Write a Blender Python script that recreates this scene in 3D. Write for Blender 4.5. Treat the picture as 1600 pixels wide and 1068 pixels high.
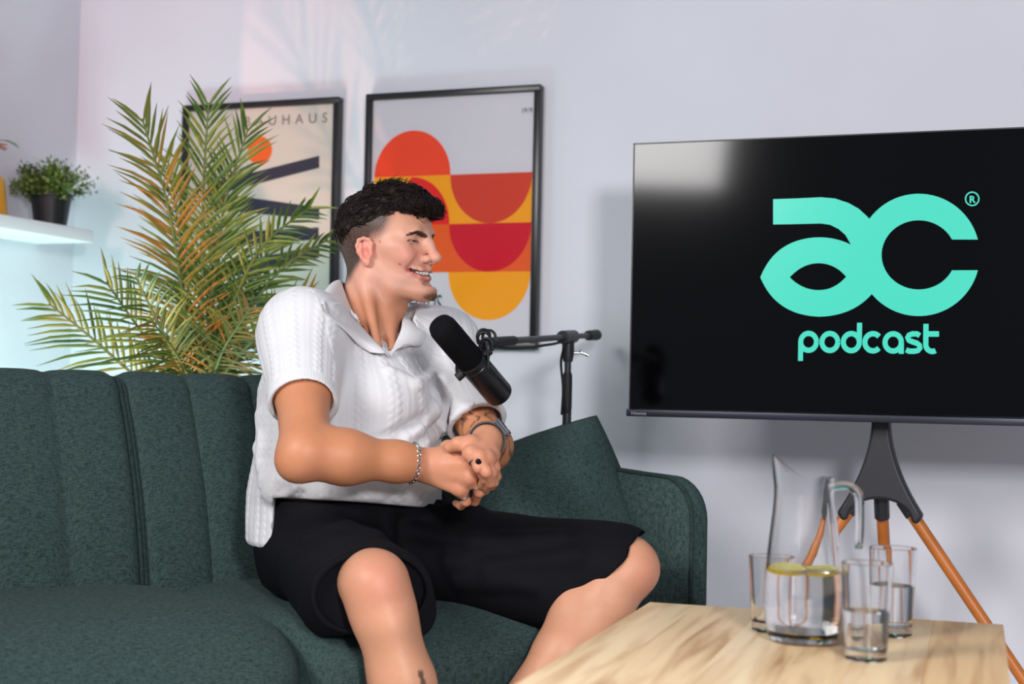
import bpy, bmesh, math, random
import numpy as np
from mathutils import Vector, Matrix, noise as mnoise

for o in list(bpy.data.objects):
    bpy.data.objects.remove(o, do_unlink=True)
scene = bpy.context.scene
COL = scene.collection
random.seed(7)

# ------------------------------------------------------------------ camera
FPX = 2300.0                      # focal length in pixels of the 1600x1068 frame
HC = 0.82                         # camera height
YAW = math.radians(20.5)          # turned to the left of the wall normal
PITCH = math.radians(1.94)
ROLL = 0.02
CAM = np.array([0.0, 0.0, HC])
_r0 = np.array([math.cos(YAW), math.sin(YAW), 0.0])
_h0 = np.array([-math.sin(YAW), math.cos(YAW), 0.0])
_f = _h0 * math.cos(PITCH) + np.array([0, 0, 1.0]) * math.sin(PITCH)
_u0 = np.cross(_r0, _f)
CR = _r0 * math.cos(ROLL) + _u0 * math.sin(ROLL)
CU = _u0 * math.cos(ROLL) - _r0 * math.sin(ROLL)
cd = bpy.data.cameras.new('camera')
cam = bpy.data.objects.new('camera', cd)
COL.objects.link(cam)
cam.matrix_world = Matrix(((CR[0], CU[0], -_f[0], CAM[0]), (CR[1], CU[1], -_f[1], CAM[1]),
                           (CR[2], CU[2], -_f[2], CAM[2]), (0, 0, 0, 1)))
cd.sensor_width = 36.0
cd.lens = 36.0 * FPX / 1600.0
cd.dof.use_dof = True
cd.dof.focus_distance = 2.85
cd.dof.aperture_fstop = 3.2
scene.camera = cam

def pix(px, py, d):
    """point seen at pixel (px, py) of the photograph at depth d"""
    return CAM + d * (_f + (px - 800.0) / FPX * CR + (534.0 - py) / FPX * CU)
def pix_plane(px, py, p0, n):
    ray = _f + (px - 800.0) / FPX * CR + (534.0 - py) / FPX * CU
    n = np.asarray(n, float)
    return CAM + ray * (np.dot(np.asarray(p0, float) - CAM, n) / np.dot(ray, n))
def cw(x, d, z):
    """camera-horizontal frame (right, depth, height) to world"""
    return _r0 * x + _h0 * d + np.array([0, 0, z])
def cdir(x, d, z=0.0):
    v = _r0 * x + _h0 * d + np.array([0, 0, z]); return v / np.linalg.norm(v)

# ------------------------------------------------------------------ world, lights, exposure
w = bpy.data.worlds.new('room_ambient'); scene.world = w; w.use_nodes = True
w.node_tree.nodes['Background'].inputs[0].default_value = (0.80, 0.85, 1.0, 1)
w.node_tree.nodes['Background'].inputs[1].default_value = 0.30
scene.view_settings.view_transform = 'Standard'
scene.view_settings.look = 'None'
scene.view_settings.exposure = -0.08
scene.view_settings.gamma = 1.0
scene.view_settings.use_curve_mapping = False

def area(name, loc, target, size, power, color, sy=None, spread=180):
    l = bpy.data.lights.new(name, 'AREA'); l.energy = power; l.color = color
    l.shape = 'RECTANGLE' if sy else 'SQUARE'; l.size = size
    if sy: l.size_y = sy
    l.spread = math.radians(spread)
    o = bpy.data.objects.new(name, l); COL.objects.link(o)
    o.location = loc
    o.rotation_euler = (Vector(target) - Vector(loc)).to_track_quat('-Z', 'Y').to_euler()
    return o
area('softbox_right', (0.80, -0.35, 1.60), (-0.7, 3.2, 0.55), 0.36, 72, (0.97, 0.97, 1.0))
area('softbox_side', (-1.88, 0.00, 2.08), (-0.45, 2.9, 0.60), 1.00, 18, (1.0, 0.98, 0.97), 0.65, 90)
# teal lamp on the floor in the corner behind the sofa, warm gelled lamp beside the palm
area('teal_floor_lamp', (-2.20, 2.85, 0.12), (-2.75, 3.6, 0.80), 0.35, 19, (0.66, 1.0, 0.93))
def spot(name, loc, target, power, color, ang, blend, rad):
    l = bpy.data.lights.new(name, 'SPOT'); l.energy = power; l.color = color
    l.spot_size = math.radians(ang); l.spot_blend = blend; l.shadow_soft_size = rad
    o = bpy.data.objects.new(name, l); COL.objects.link(o); o.location = loc
    o.rotation_euler = (Vector(target) - Vector(loc)).to_track_quat('-Z', 'Y').to_euler()
spot('warm_floor_lamp', (-2.30, 2.30, 0.25), pix_plane(596, 66, (0, 3.69, 0), (0, 1, 0)), 64, (1.0, 0.42, 0.28), 25, 0.12, 0.010)
spot('pink_lamp', (-2.25, 0.90, 1.75), (-2.80, 3.50, 2.00), 95, (1.0, 0.56, 0.58), 42, 0.9, 0.08)

# ------------------------------------------------------------------ material helpers
def new_mat(name):
    m = bpy.data.materials.new(name); m.use_nodes = True
    nt = m.node_tree; b = nt.nodes['Principled BSDF']
    return m, nt, b
def S(c):
    """sRGB 0-255 to linear"""
    o = []
    for v in c:
        v = v / 255.0
        o.append(v / 12.92 if v <= 0.04045 else ((v + 0.055) / 1.055) ** 2.4)
    return (*o, 1.0)
def mat(name, col, rough=0.5, metal=0.0, spec=0.5, nscale=0, namp=0.15, bump=0.0, bscale=None, coat=0.0):
    m, nt, b = new_mat(name)
    c = S(col)
    b.inputs['Base Color'].default_value = c
    b.inputs['Roughness'].default_value = rough
    b.inputs['Metallic'].default_value = metal
    b.inputs['Specular IOR Level'].default_value = spec
    b.inputs['Coat Weight'].default_value = coat
    if nscale:
        tc = nt.nodes.new('ShaderNodeTexCoord')
        n = nt.nodes.new('ShaderNodeTexNoise'); n.inputs['Scale'].default_value = nscale
        n.inputs['Detail'].default_value = 4
        nt.links.new(tc.outputs['Object'], n.inputs['Vector'])
        r = nt.nodes.new('ShaderNodeValToRGB')
        r.color_ramp.elements[0].position = 0.3; r.color_ramp.elements[1].position = 0.7
        r.color_ramp.elements[0].color = tuple(v * (1 - namp) for v in c[:3]) + (1,)
        r.color_ramp.elements[1].color = tuple(min(1, v * (1 + namp)) for v in c[:3]) + (1,)
        nt.links.new(n.outputs['Fac'], r.inputs['Fac'])
        nt.links.new(r.outputs['Color'], b.inputs['Base Color'])
        if bump:
            n2 = nt.nodes.new('ShaderNodeTexNoise'); n2.inputs['Scale'].default_value = bscale or nscale
            nt.links.new(tc.outputs['Object'], n2.inputs['Vector'])
            bp = nt.nodes.new('ShaderNodeBump'); bp.inputs['Strength'].default_value = bump
            bp.inputs['Distance'].default_value = 0.002
            nt.links.new(n2.outputs['Fac'], bp.inputs['Height'])
            nt.links.new(bp.outputs['Normal'], b.inputs['Normal'])
    return m
def glass_mat(name, ior=1.45, col=(1, 1, 1), rough=0.0):
    m, nt, b = new_mat(name)
    b.inputs['Base Color'].default_value = (*col, 1)
    b.inputs['Transmission Weight'].default_value = 1.0
    b.inputs['Roughness'].default_value = rough
    b.inputs['IOR'].default_value = ior
    return m
def emit_mat(name, col, strength):
    m, nt, b = new_mat(name)
    b.inputs['Base Color'].default_value = (0.01, 0.01, 0.01, 1)
    b.inputs['Emission Color'].default_value = S(col)
    b.inputs['Emission Strength'].default_value = strength
    b.inputs['Roughness'].default_value = 0.25
    return m

# ------------------------------------------------------------------ mesh helpers
class MB:
    def __init__(s): s.v = []; s.f = []
    def add(s, v, f):
        n = len(s.v); s.v += [tuple(map(float, p)) for p in v]
        s.f += [tuple(i + n for i in q) for q in f]; return s
    def box(s, lo, hi, bev=0.0):
        x0, y0, z0 = lo; x1, y1, z1 = hi
        if bev <= 0:
            return s.add([(x0,y0,z0),(x1,y0,z0),(x1,y1,z0),(x0,y1,z0),(x0,y0,z1),(x1,y0,z1),(x1,y1,z1),(x0,y1,z1)],
                [(0,3,2,1),(4,5,6,7),(0,1,5,4),(1,2,6,5),(2,3,7,6),(3,0,4,7)])
        bm = bmesh.new()
        bmesh.ops.create_cube(bm, size=1.0)
        for v in bm.verts:
            v.co = Vector(((x0+x1)/2 + v.co.x*(x1-x0), (y0+y1)/2 + v.co.y*(y1-y0), (z0+z1)/2 + v.co.z*(z1-z0)))
        bmesh.ops.bevel(bm, geom=bm.edges[:], offset=bev, segments=3, profile=0.5, affect='EDGES')
        return s.bm(bm)
    def bm(s, bm):
        bm.verts.index_update()
        s.add([v.co for v in bm.verts], [[v.index for v in f.verts] for f in bm.faces]); bm.free(); return s
    def prism(s, pts, axis_fn, t0, t1):
        """outline pts (2D) extruded: axis_fn(u, v, t) -> 3D"""
        n = len(pts)
        v = [axis_fn(p[0], p[1], t0) for p in pts] + [axis_fn(p[0], p[1], t1) for p in pts]
        f = [tuple(range(n))[::-1], tuple(range(n, 2*n))] + [(i, (i+1) % n, n+(i+1) % n, n+i) for i in range(n)]
        return s.add(v, f)
    def tube(s, pts, r, n=10, caps=True, closed=False):
        pts = [np.asarray(p, float) for p in pts]; m = len(pts)
        rs = list(r) if hasattr(r, '__len__') else [r] * m
        tang = []
        for i in range(m):
            a = pts[(i-1) % m] if (closed or i > 0) else pts[i]
            b = pts[(i+1) % m] if (closed or i < m-1) else pts[i]
            t = b - a; tang.append(t / (np.linalg.norm(t) + 1e-12))
        ref = np.array([0, 0, 1.0]) if abs(tang[0][2]) < 0.9 else np.array([1.0, 0, 0])
        nrm = np.cross(tang[0], ref); nrm /= np.linalg.norm(nrm)
        v = []
        for i in range(m):
            nrm = nrm - tang[i] * np.dot(nrm, tang[i]); nrm /= (np.linalg.norm(nrm) + 1e-12)
            bi = np.cross(tang[i], nrm)
            for k in range(n):
                a = 2*math.pi*k/n
                v.append(pts[i] + rs[i]*(math.cos(a)*nrm + math.sin(a)*bi))
        f = []
        for i in range(m if closed else m-1):
            j = (i+1) % m
            for k in range(n):
                f.append((i*n+k, i*n+(k+1) % n, j*n+(k+1) % n, j*n+k))
        if caps and not closed:
            f.append(tuple(range(n))[::-1]); f.append(tuple((m-1)*n+k for k in range(n)))
        return s.add(v, f)
    def lathe(s, prof, n=32, o=(0,0,0), ax=(0,0,1), closed_prof=False):
        """profile of (r, h) turned about axis ax through o"""
        ax = np.asarray(ax, float); ax /= np.linalg.norm(ax); o = np.asarray(o, float)
        ref = np.array([0, 0, 1.0]) if abs(ax[2]) < 0.9 else np.array([1.0, 0, 0])
        e1 = np.cross(ref, ax); e1 /= np.linalg.norm(e1); e2 = np.cross(ax, e1)
        v = []; m = len(prof)
        for (r, h) in prof:
            for k in range(n):
                a = 2*math.pi*k/n
                v.append(o + ax*h + r*(math.cos(a)*e1 + math.sin(a)*e2))
        f = []
        for i in range(m if closed_prof else m-1):
            j = (i+1) % m
            for k in range(n):
                f.append((i*n+k, i*n+(k+1) % n, j*n+(k+1) % n, j*n+k))
        return s.add(v, f)
    def grid(s, P, closed_u=False, closed_v=False):
        """P[i][j] points"""
        m = len(P); n = len(P[0]); f = []
        for i in range(m if closed_u else m-1):
            for j in range(n if closed_v else n-1):
                i2 = (i+1) % m; j2 = (j+1) % n
                f.append((i*n+j, i2*n+j, i2*n+j2, i*n+j2))
        return s.add([p for row in P for p in row], f)
    def build(s, name, material, parent=None, off=(0,0,0), smooth=True, angle=40):
        off = np.asarray(off, float)
        me = bpy.data.meshes.new(name)
        me.from_pydata([tuple(np.asarray(p) - off) for p in s.v], [], s.f)
        return link_mesh(name, me, material, parent, smooth, angle)
def link_mesh(name, me, material, parent=None, smooth=True, angle=40, fixn=True):
    if fixn:
        bm = bmesh.new(); bm.from_mesh(me)
        bmesh.ops.remove_doubles(bm, verts=bm.verts, dist=2e-6)
        bmesh.ops.recalc_face_normals(bm, faces=bm.faces)
        if bm.calc_volume(signed=True) < 0: bmesh.ops.reverse_faces(bm, faces=bm.faces[:])
        bm.to_mesh(me); bm.free()
    if smooth:
        me.shade_smooth()
        if angle < 180: me.set_sharp_from_angle(angle=math.radians(angle))
    ob = bpy.data.objects.new(name, me); COL.objects.link(ob)
    me.materials.append(material)
    if parent: ob.parent = parent
    return ob
def thing(name, label, cat, loc=(0,0,0), rz=0.0, group=None):
    o = bpy.data.objects.new(name, None); COL.objects.link(o)
    o.empty_display_size = 0.05
    o.location = tuple(float(c) for c in loc); o.rotation_euler = (0, 0, rz)
    return tag(o, label, cat, group)
def tag(o, label, cat, group=None):
    o['label'] = label; o['category'] = cat
    if group: o['group'] = group
    return o
def struct(o, label=None):
    o['kind'] = 'structure'
    if label: o['label'] = label
    return o
def text_mesh(body, size, extrude=0.0, spacing=1.0, align='LEFT', offset=0.0):
    """lettering as (verts, faces) in the xy plane"""
    c = bpy.data.curves.new('lettering', 'FONT'); c.body = body; c.size = size
    c.space_character = spacing; c.align_x = align; c.offset = offset; c.resolution_u = 4
    o = bpy.data.objects.new('lettering', c); COL.objects.link(o)
    dg = bpy.context.evaluated_depsgraph_get()
    me = bpy.data.meshes.new_from_object(o.evaluated_get(dg))
    v = [tuple(p.co) for p in me.vertices]; f = [tuple(p.vertices) for p in me.polygons]
    bpy.data.objects.remove(o); bpy.data.curves.remove(c); bpy.data.meshes.remove(me)
    return v, f
def sstep(a, b, x):
    t = np.clip((x - a) / (b - a), 0, 1); return t * t * (3 - 2 * t)
# ------------------------------------------------------------------ room shell
YW = 3.69; XL = -2.80
M_wall = mat('white_wall_paint', (215, 215, 223), 0.7, nscale=3, namp=0.02, bump=0.05, bscale=180)
M_floor = mat('grey_floor', (206, 201, 196), 0.5, nscale=6, namp=0.06)
struct(MB().box((XL-0.1, YW, 0), (3.2, YW+0.1, 2.9)).build('wall_back', M_wall, smooth=False), 'white painted back wall')
struct(MB().box((XL-0.1, -2.5, 0), (XL, YW, 2.9)).build('wall_left', M_wall, smooth=False), 'white painted left wall')
struct(MB().box((XL-0.1, -2.5, -0.1), (3.2, YW+0.1, 0)).build('floor', M_floor, smooth=False), 'pale grey floor')

# ------------------------------------------------------------------ sofa
def fabric_mat(name, dark, light, seed=0.0):
    m, nt, b = new_mat(name)
    tc = nt.nodes.new('ShaderNodeTexCoord')
    facs = []
    for sc in ((1000, 100, 100), (100, 1000, 100), (100, 100, 1000)):
        mp = nt.nodes.new('ShaderNodeMapping'); mp.inputs['Scale'].default_value = sc
        mp.inputs['Location'].default_value = (seed, seed, seed)
        n = nt.nodes.new('ShaderNodeTexNoise'); n.inputs['Scale'].default_value = 1.0; n.inputs['Detail'].default_value = 2
        nt.links.new(tc.outputs['Object'], mp.inputs['Vector']); nt.links.new(mp.outputs['Vector'], n.inputs['Vector'])
        facs.append(n)
    a = nt.nodes.new('ShaderNodeMath'); a.operation = 'ADD'
    a2 = nt.nodes.new('ShaderNodeMath'); a2.operation = 'ADD'
    nt.links.new(facs[0].outputs['Fac'], a.inputs[0]); nt.links.new(facs[1].outputs['Fac'], a.inputs[1])
    nt.links.new(a.outputs[0], a2.inputs[0]); nt.links.new(facs[2].outputs['Fac'], a2.inputs[1])
    r = nt.nodes.new('ShaderNodeValToRGB')
    d = nt.nodes.new('ShaderNodeMath'); d.operation = 'DIVIDE'; d.inputs[1].default_value = 3.0
    nt.links.new(a2.outputs[0], d.inputs[0]); nt.links.new(d.outputs[0], r.inputs['Fac'])
    r.color_ramp.elements[0].position = 0.38; r.color_ramp.elements[1].position = 0.62
    r.color_ramp.elements[0].color = S(dark); r.color_ramp.elements[1].color = S(light)
    nt.links.new(r.outputs['Color'], b.inputs['Base Color'])
    b.inputs['Roughness'].default_value = 0.9; b.inputs['Specular IOR Level'].default_value = 0.06
    b.inputs['Sheen Weight'].default_value = 0.02; b.inputs['Sheen Roughness'].default_value = 0.5
    bp = nt.nodes.new('ShaderNodeBump'); bp.inputs['Strength'].default_value = 0.35; bp.inputs['Distance'].default_value = 0.001
    nt.links.new(d.outputs[0], bp.inputs['Height']); nt.links.new(bp.outputs['Normal'], b.inputs['Normal'])
    return m
M_sofa = fabric_mat('green_linen_weave', (36, 51, 50), (72, 91, 88))
M_pipe = fabric_mat('green_linen_piping', (28, 40, 39), (56, 72, 69), 3.0)
M_blackleg = mat('black_painted_wood', (22, 21, 21), 0.45)
A_SOFA = YAW + math.radians(38)
SO = cw(-0.70, 2.89, 0.0)
sofa = thing('sofa', 'dark green linen sofa with channel-stitched back, the man sits on it', 'sofa', SO, A_SOFA)
def sofa_w(x, y, z):
    c, s = math.cos(A_SOFA), math.sin(A_SOFA)
    return np.array([SO[0] + c*x - s*y, SO[1] + s*x + c*y, z])
# local frame: x along the sofa to its right end, y backwards, z up; 0,0 is the split of the back at the seat
def sofa_l(p):
    c, s = math.cos(A_SOFA), math.sin(A_SOFA); q = np.asarray(p) - SO
    return np.array([c*q[0] + s*q[1], -s*q[0] + c*q[1], p[2]])
XR, XLF = 0.868, -0.895
def superbox(cx, cy, cz, hx, hy, hz, ex, n=28, fn=None):
    """rounded cushion: cube sphere pushed to a superellipsoid"""
    mb = MB()
    bm = bmesh.new(); bmesh.ops.create_cube(bm, size=2.0)
    bmesh.ops.subdivide_edges(bm, edges=bm.edges[:], cuts=n, use_grid_fill=True)
    for v in bm.verts:
        p = v.co
        L = (abs(p.x)**ex + abs(p.y)**ex + abs(p.z)**ex) ** (1.0/ex)
        q = Vector((p.x/L, p.y/L, p.z/L))
        q = Vector((cx + q.x*hx, cy + q.y*hy, cz + q.z*hz))
        if fn: q = fn(q)
        v.co = q
    mb.bm(bm); return mb
def front_round(q):
    t = max(0.0, (-0.36 - q.y)/0.21); up = max(0.0, min(1.0, (q.z - 0.22)/0.2))
    q.z -= 0.075*t**2.2*up
    return q
def seat_fn(q):
    # pressed in where the man sits
    dx, dy = q.x - 0.34, q.y + 0.26
    k = math.exp(-(dx*dx/0.09 + dy*dy/0.06))
    up = max(0.0, min(1.0, (q.z - 0.25) / 0.15))
    q.z -= 0.022*k*up
    return front_round(q)
superbox((XLF+0.05)/2, -0.262, 0.315, (0.05-XLF)/2 - 0.003, 0.322, 0.125, 8, 30, front_round).build('seat_cushion', M_sofa, sofa, angle=180)
superbox((XR+0.05)/2, -0.250, 0.312, (XR-0.05)/2 - 0.003, 0.310, 0.123, 8, 30, seat_fn).build('seat_cushion', M_sofa, sofa, angle=180)
MB().box((XLF, -0.46, 0.13), (XR, 0.05, 0.20), 0.01).build('base_frame', M_sofa, sofa)
# back halves: closed profile swept along x, with stitched channels
def back_half(x0, x1, seams):
    nx = 90
    prof = []
    y0, z0, y1, z1 = 0.0, 0.38, 0.135, 0.80    # front face from the seat up
    for i in range(15):
        t = i/14; prof.append((y0 + (y1-y0)*t - 0.018*math.sin(math.pi*t), z0 + (z1-z0)*t, 1.0))
    for i in range(1, 12):                      # rolled top
        a = math.pi*(1 - i/11.0) ; cy, cz, R = y1+0.065, z1, 0.065
        prof.append((cy + R*math.cos(a), cz + 0.048*math.sin(a), 1.0 if i < 6 else 0.3))
    for i in range(1, 6):
        t = i/5; prof.append((y1+0.13 - 0.06*t, z1 - 0.42*t, 0.0))
    P = []
    for k in range(nx+1):
        x = x0 + (x1-x0)*k/nx
        e = min(x-x0, x1-x)
        pinch = math.exp(-(e/0.012)**1.0)*0.016
        dip = sum(math.exp(-((x-s)/0.0055)**2)*0.007 + math.exp(-((x-s)/0.03)**2)*0.006 for s in seams)
        row = []
        for (y, z, wgt) in prof:
            t = (z - 0.38)/0.42
            yy = y + (dip*wgt + pinch)*(1 if wgt > 0.5 else -0.3)
            zz = z - (pinch + dip*0.6)*max(0, (z-0.74)/0.1)
            row.append((x, yy, zz))
        P.append(row)
    mb = MB().grid(P, closed_v=True)
    n = len(prof)
    mb.f.append(tuple(range(n))); mb.f.append(tuple(nx*n+i for i in range(n))[::-1])
    mb.build('backrest', M_sofa, sofa, angle=60)
    return P
PL = back_half(XLF, -0.004, [-0.30 + 0.0, -0.148, -0.45, -0.60, -0.75])
PR = back_half(0.004, XR, [0.146, 0.29, 0.435, 0.58, 0.72])
for P, i in ((PL, len(PL)-1), (PR, 0)):
    pts = [np.array(p) + np.array([0, -0.006, 0.002]) for p in P[i][:24]]
    MB().tube(pts, 0.0045, 8).build('back_piping', M_pipe, sofa)
# arms
def arm(x_in, sgn, name):
    y_b, y_f, top, R = 0.16, -0.615, 0.655, 0.085
    out = [(y_b, 0.14)]
    out += [(y_b, top - 0.01)]
    for i in range(6): pass
    n = 10
    for i in range(n+1):
        t = i/n; out.append((y_b + (y_f + R - y_b)*t, top + 0.012*math.sin(math.pi*min(1, t*1.05))))
    for i in range(1, 9):
        a = math.pi/2*(i/8); out.append((y_f + R - R*math.sin(a), top - R + R*math.cos(a)))
    out += [(y_f, 0.40), (y_f + 0.01, 0.14)]
    cy = sum(p[0] for p in out)/len(out); cz = 0.42
    T = 0.055
    rows = []
    for (s, xx) in ((0.0, -0.012), (0.5, -0.014), (0.93, -0.004), (0.985, 0.004), (1.0, 0.012), (1.0, T-0.012), (0.985, T-0.003), (0.95, T), (0.0, T)):
        rows.append([(x_in + sgn*xx, cy + (p[0]-cy)*s, cz + (p[1]-cz)*s) for p in out])
    a = MB().grid(rows, closed_v=True).build(name, M_sofa, sofa, angle=60)
    MB().tube([(x_in + sgn*0.004, p[0], p[1]) for p in out[1:]], 0.0045, 8).build('arm_piping', M_pipe, a)
arm(XR, 1, 'armrest'); arm(XLF, -1, 'armrest')
for (x, y) in ((XLF+0.08, -0.42), (XR-0.08, -0.42), (XLF+0.08, 0.05), (XR-0.08, 0.05)):
    MB().lathe([(0.0, 0), (0.012, 0), (0.020, 0.14), (0.0, 0.14)], 14, (x, y, 0)).build('leg', M_blackleg, sofa)

# ------------------------------------------------------------------ throw pillow
def pillow(name, label, center, ex, ey, half, thick):
    ex = np.asarray(ex, float); ex /= np.linalg.norm(ex)
    ey = np.asarray(ey, float); ey -= ex*np.dot(ex, ey); ey /= np.linalg.norm(ey); ez = np.cross(ex, ey)
    N = 40; root = thing(name, label, 'pillow', center)
    mb = MB()
    for sg in (1, -1):
        P = []
        for i in range(N+1):
            row = []
            for j in range(N+1):
                u, v = -1+2*i/N, -1+2*j/N
                h = ((1-abs(u)**2.2)*(1-abs(v)**2.2))
                h = max(h, 0)**0.55*thick
                pin = 1 - -0.06*(1-u*u)*(v*v) ; piu = 1 - -0.06*(1-v*v)*(u*u)
                wr = 0.004*math.sin(9*u+3*v)*math.sin(7*v-2*u)*min(1, 4*h/thick)
                row.append(ex*half*u*piu + ey*half*v*pin + ez*sg*(h + wr))
            P.append(row)
        mb.grid(P)
    mb.build('cover', M_sofa, root, angle=180)
    rim = []
    for k in range(4*N):
        s, t = divmod(k, N); q = -1+2*t/N
        u, v = [(q, -1), (1, q), (-q, 1), (-1, -q)][s]
        rim.append(ex*half*u*(1--0.06*(1-v*v)*u*u) + ey*half*v*(1--0.06*(1-u*u)*v*v))
    MB().tube(rim, 0.0022, 6, closed=True).build('seam', M_pipe, root)
    return root
pc = pix(848, 818, 3.13)
pillow('throw_pillow', 'green linen throw pillow propped in the corner of the sofa armrest', pc,
       cdir(0.88, -0.10, 0.36), cdir(0.14, 0.30, 0.95), 0.185, 0.125)
# ------------------------------------------------------------------ framed posters
M_frame = mat('black_frame_lacquer', (14, 14, 16), 0.3)
def pane_mat():
    m, nt, b = new_mat('clear_acrylic_pane')
    out = nt.nodes['Material Output']
    tr = nt.nodes.new('ShaderNodeBsdfTransparent'); gl = nt.nodes.new('ShaderNodeBsdfGlossy')
    gl.inputs['Roughness'].default_value = 0.08
    fr = nt.nodes.new('ShaderNodeFresnel'); fr.inputs['IOR'].default_value = 1.22
    mx = nt.nodes.new('ShaderNodeMixShader')
    nt.links.new(fr.outputs[0], mx.inputs[0]); nt.links.new(tr.outputs[0], mx.inputs[1]); nt.links.new(gl.outputs[0], mx.inputs[2])
    nt.links.new(mx.outputs[0], out.inputs['Surface']); return m
M_pane = pane_mat()
def wallp(px, py, y=YW-0.016): return pix_plane(px, py, (0, y, 0), (0, 1, 0))
def poster_frame(label, x0, x1, z0, z1, paper):
    root = thing('framed_poster', label, 'poster', ((x0+x1)/2, YW, (z0+z1)/2), 0, 'framed posters on the back wall')
    off = np.array(root.location)
    t, dp = 0.017, 0.030
    for nm, lo, hi in (('frame_rail', (x0, YW-dp, z1-t), (x1, YW-0.001, z1)), ('frame_rail', (x0, YW-dp, z0), (x1, YW-0.001, z0+t)),
                   ('frame_stile', (x0, YW-dp, z0+t), (x0+t, YW-0.001, z1-t)), ('frame_stile', (x1-t, YW-dp, z0+t), (x1, YW-0.001, z1-t))):
        MB().box(lo, hi, 0.0015).build(nm, M_frame, root, off)
    MB().box((x0+t, YW-0.016, z0+t), (x1-t, YW-0.004, z1-t)).build('print_sheet', paper, root, off, smooth=False)
    MB().box((x0+t, YW-0.0215, z0+t), (x1-t, YW-0.0205, z1-t)).build('pane', M_pane, root, off, smooth=False)
    return root, off
def flat(root, off, pts, m, name, lift):
    """flat printed patch on the sheet; pts are (x, z) on the wall"""
    y = YW - 0.016 - lift
    n = len(pts)
    MB().add([(p[0], y, p[1]) for p in pts], [tuple(range(n))]).build(name, m, root, off, smooth=False)
def px_wall(pts): return [(wallp(*p)[0], wallp(*p)[2]) for p in pts]
a, b = wallp(575, 150), wallp(847, 131)
c = wallp(836, 546)
FX0, FX1, FZ1, FZ0 = a[0], b[0], (a[2]+b[2])/2, c[2]
M_paper2 = mat('pale_grey_print_paper', (205, 203, 210), 0.6, nscale=4, namp=0.02)
f2, o2 = poster_frame('black framed poster of red and yellow rounded shapes, behind the man', FX0, FX1, FZ0, FZ1, M_paper2)
cR1 = mat('print_orange_red', (236, 72, 36), 0.55, spec=0.15); cR2 = mat('print_brick_red', (205, 62, 40), 0.55, spec=0.15)
cR3 = mat('print_crimson', (203, 14, 40), 0.55, spec=0.15); cR4 = mat('print_red', (222, 36, 36), 0.55, spec=0.15)
cY1 = mat('print_amber', (240, 160, 22), 0.55, spec=0.15); cO1 = mat('print_orange', (226, 92, 34), 0.55, spec=0.15)
M_ink = mat('print_dark_ink', (52, 54, 66), 0.6, spec=0.15); M_ink2 = mat('print_navy', (52, 54, 70), 0.6, spec=0.15)
M_inkl = mat('print_grey_ink', (120, 118, 116), 0.6, spec=0.15)
# columns and rows of the print read off on the wall
xa = px_wall([(585, 270)])[0][0]; xb = px_wall([(704, 270)])[0][0]; xc = px_wall([(832, 270)])[0][0]
zA = px_wall([(640, 204)])[0][1]; zB = px_wall([(704, 273)])[0][1]; zC = px_wall([(704, 350)])[0][1]
zD = px_wall([(704, 425)])[0][1]; zE = px_wall([(765, 500)])[0][1]
def half_disc(x0, x1, z0, z1, up, n=24):
    cx, rx = (x0+x1)/2, (x1-x0)/2
    if up:  return [(cx + rx*math.cos(math.pi*i/n), z0 + (z1-z0)*math.sin(math.pi*i/n)) for i in range(n+1)]
    return [(cx - rx*math.cos(math.pi*i/n), z1 - (z1-z0)*math.sin(math.pi*i/n)) for i in range(n+1)]
def rect(x0, x1, z0, z1): return [(x0, z0), (x1, z0), (x1, z1), (x0, z1)]
L1, L2, L3 = 0.0004, 0.0008, 0.0012
flat(f2, o2, half_disc(xa, xb, zB, zA, True), cR1, 'printed_shape', L1)
flat(f2, o2, rect(xa, xb, zD, zB), cY1, 'printed_shape', L1)
flat(f2, o2, rect(xb, xc, zC, zB), cY1, 'printed_shape', L1)
flat(f2, o2, half_disc(xb, xc, zC, zB, False), cR2, 'printed_shape', L2)
flat(f2, o2, [(xa, zC)] + [(xa + (xb-xa)*(0.5 + 0.5*math.sin(math.pi/2*i/12)), zC + (zB-zC)*0.98*math.cos(math.pi/2*i/12)) for i in range(13)] + [(xb, zC)], cR4, 'printed_shape', L2)
flat(f2, o2, rect(xb, xc, zD, zC), cO1, 'printed_shape', L1)
flat(f2, o2, half_disc(xb, xc, zD, zC, False), cR3, 'printed_shape', L2)
flat(f2, o2, [(xa, zC)] + [(xa + (xb-xa)*(1.0 - 0.85*(1-math.cos(math.pi/2*i/12))), zC - (zC-zD)*math.sin(math.pi/2*i/12)) for i in range(13)] + [(xa, zD)], cO1, 'printed_shape', L2)
flat(f2, o2, [(xb - 0.0, zC), (xb + 0.0005, zC), (xb+0.0005, zD), (xb - 0.055, zD)] , cO1, 'printed_shape', L3)
flat(f2, o2, half_disc(xb, xc, zE, zD, False), cY1, 'printed_shape', L1)
def wall_text(root, off, body, px, py, h, m, spacing=1.0, align='RIGHT', sx=1.0):
    v, f = text_mesh(body, h, spacing=spacing, align=align)
    p = wallp(px, py)
    # one object for each letter: connected pieces of the lettering
    par = list(range(len(v)))
    def find(i):
        while par[i] != i: par[i] = par[par[i]]; i = par[i]
        return i
    for q in f:
        for i in q[1:]: par[find(i)] = find(q[0])
    comps = {}
    for q in f: comps.setdefault(find(q[0]), []).append(q)
    for fs in comps.values():
        ids = sorted({i for q in fs for i in q}); mp = {i: k for k, i in enumerate(ids)}
        MB().add([(p[0] + v[i][0]*sx, YW-0.0172, p[2] + v[i][1]) for i in ids], [tuple(mp[i] for i in q) for q in fs]).build('printed_letter', m, root, off, smooth=False)
wall_text(f2, o2, 'BAUHAUS', 691, 488, 0.070, M_ink, 1.0, sx=0.56)
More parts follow.
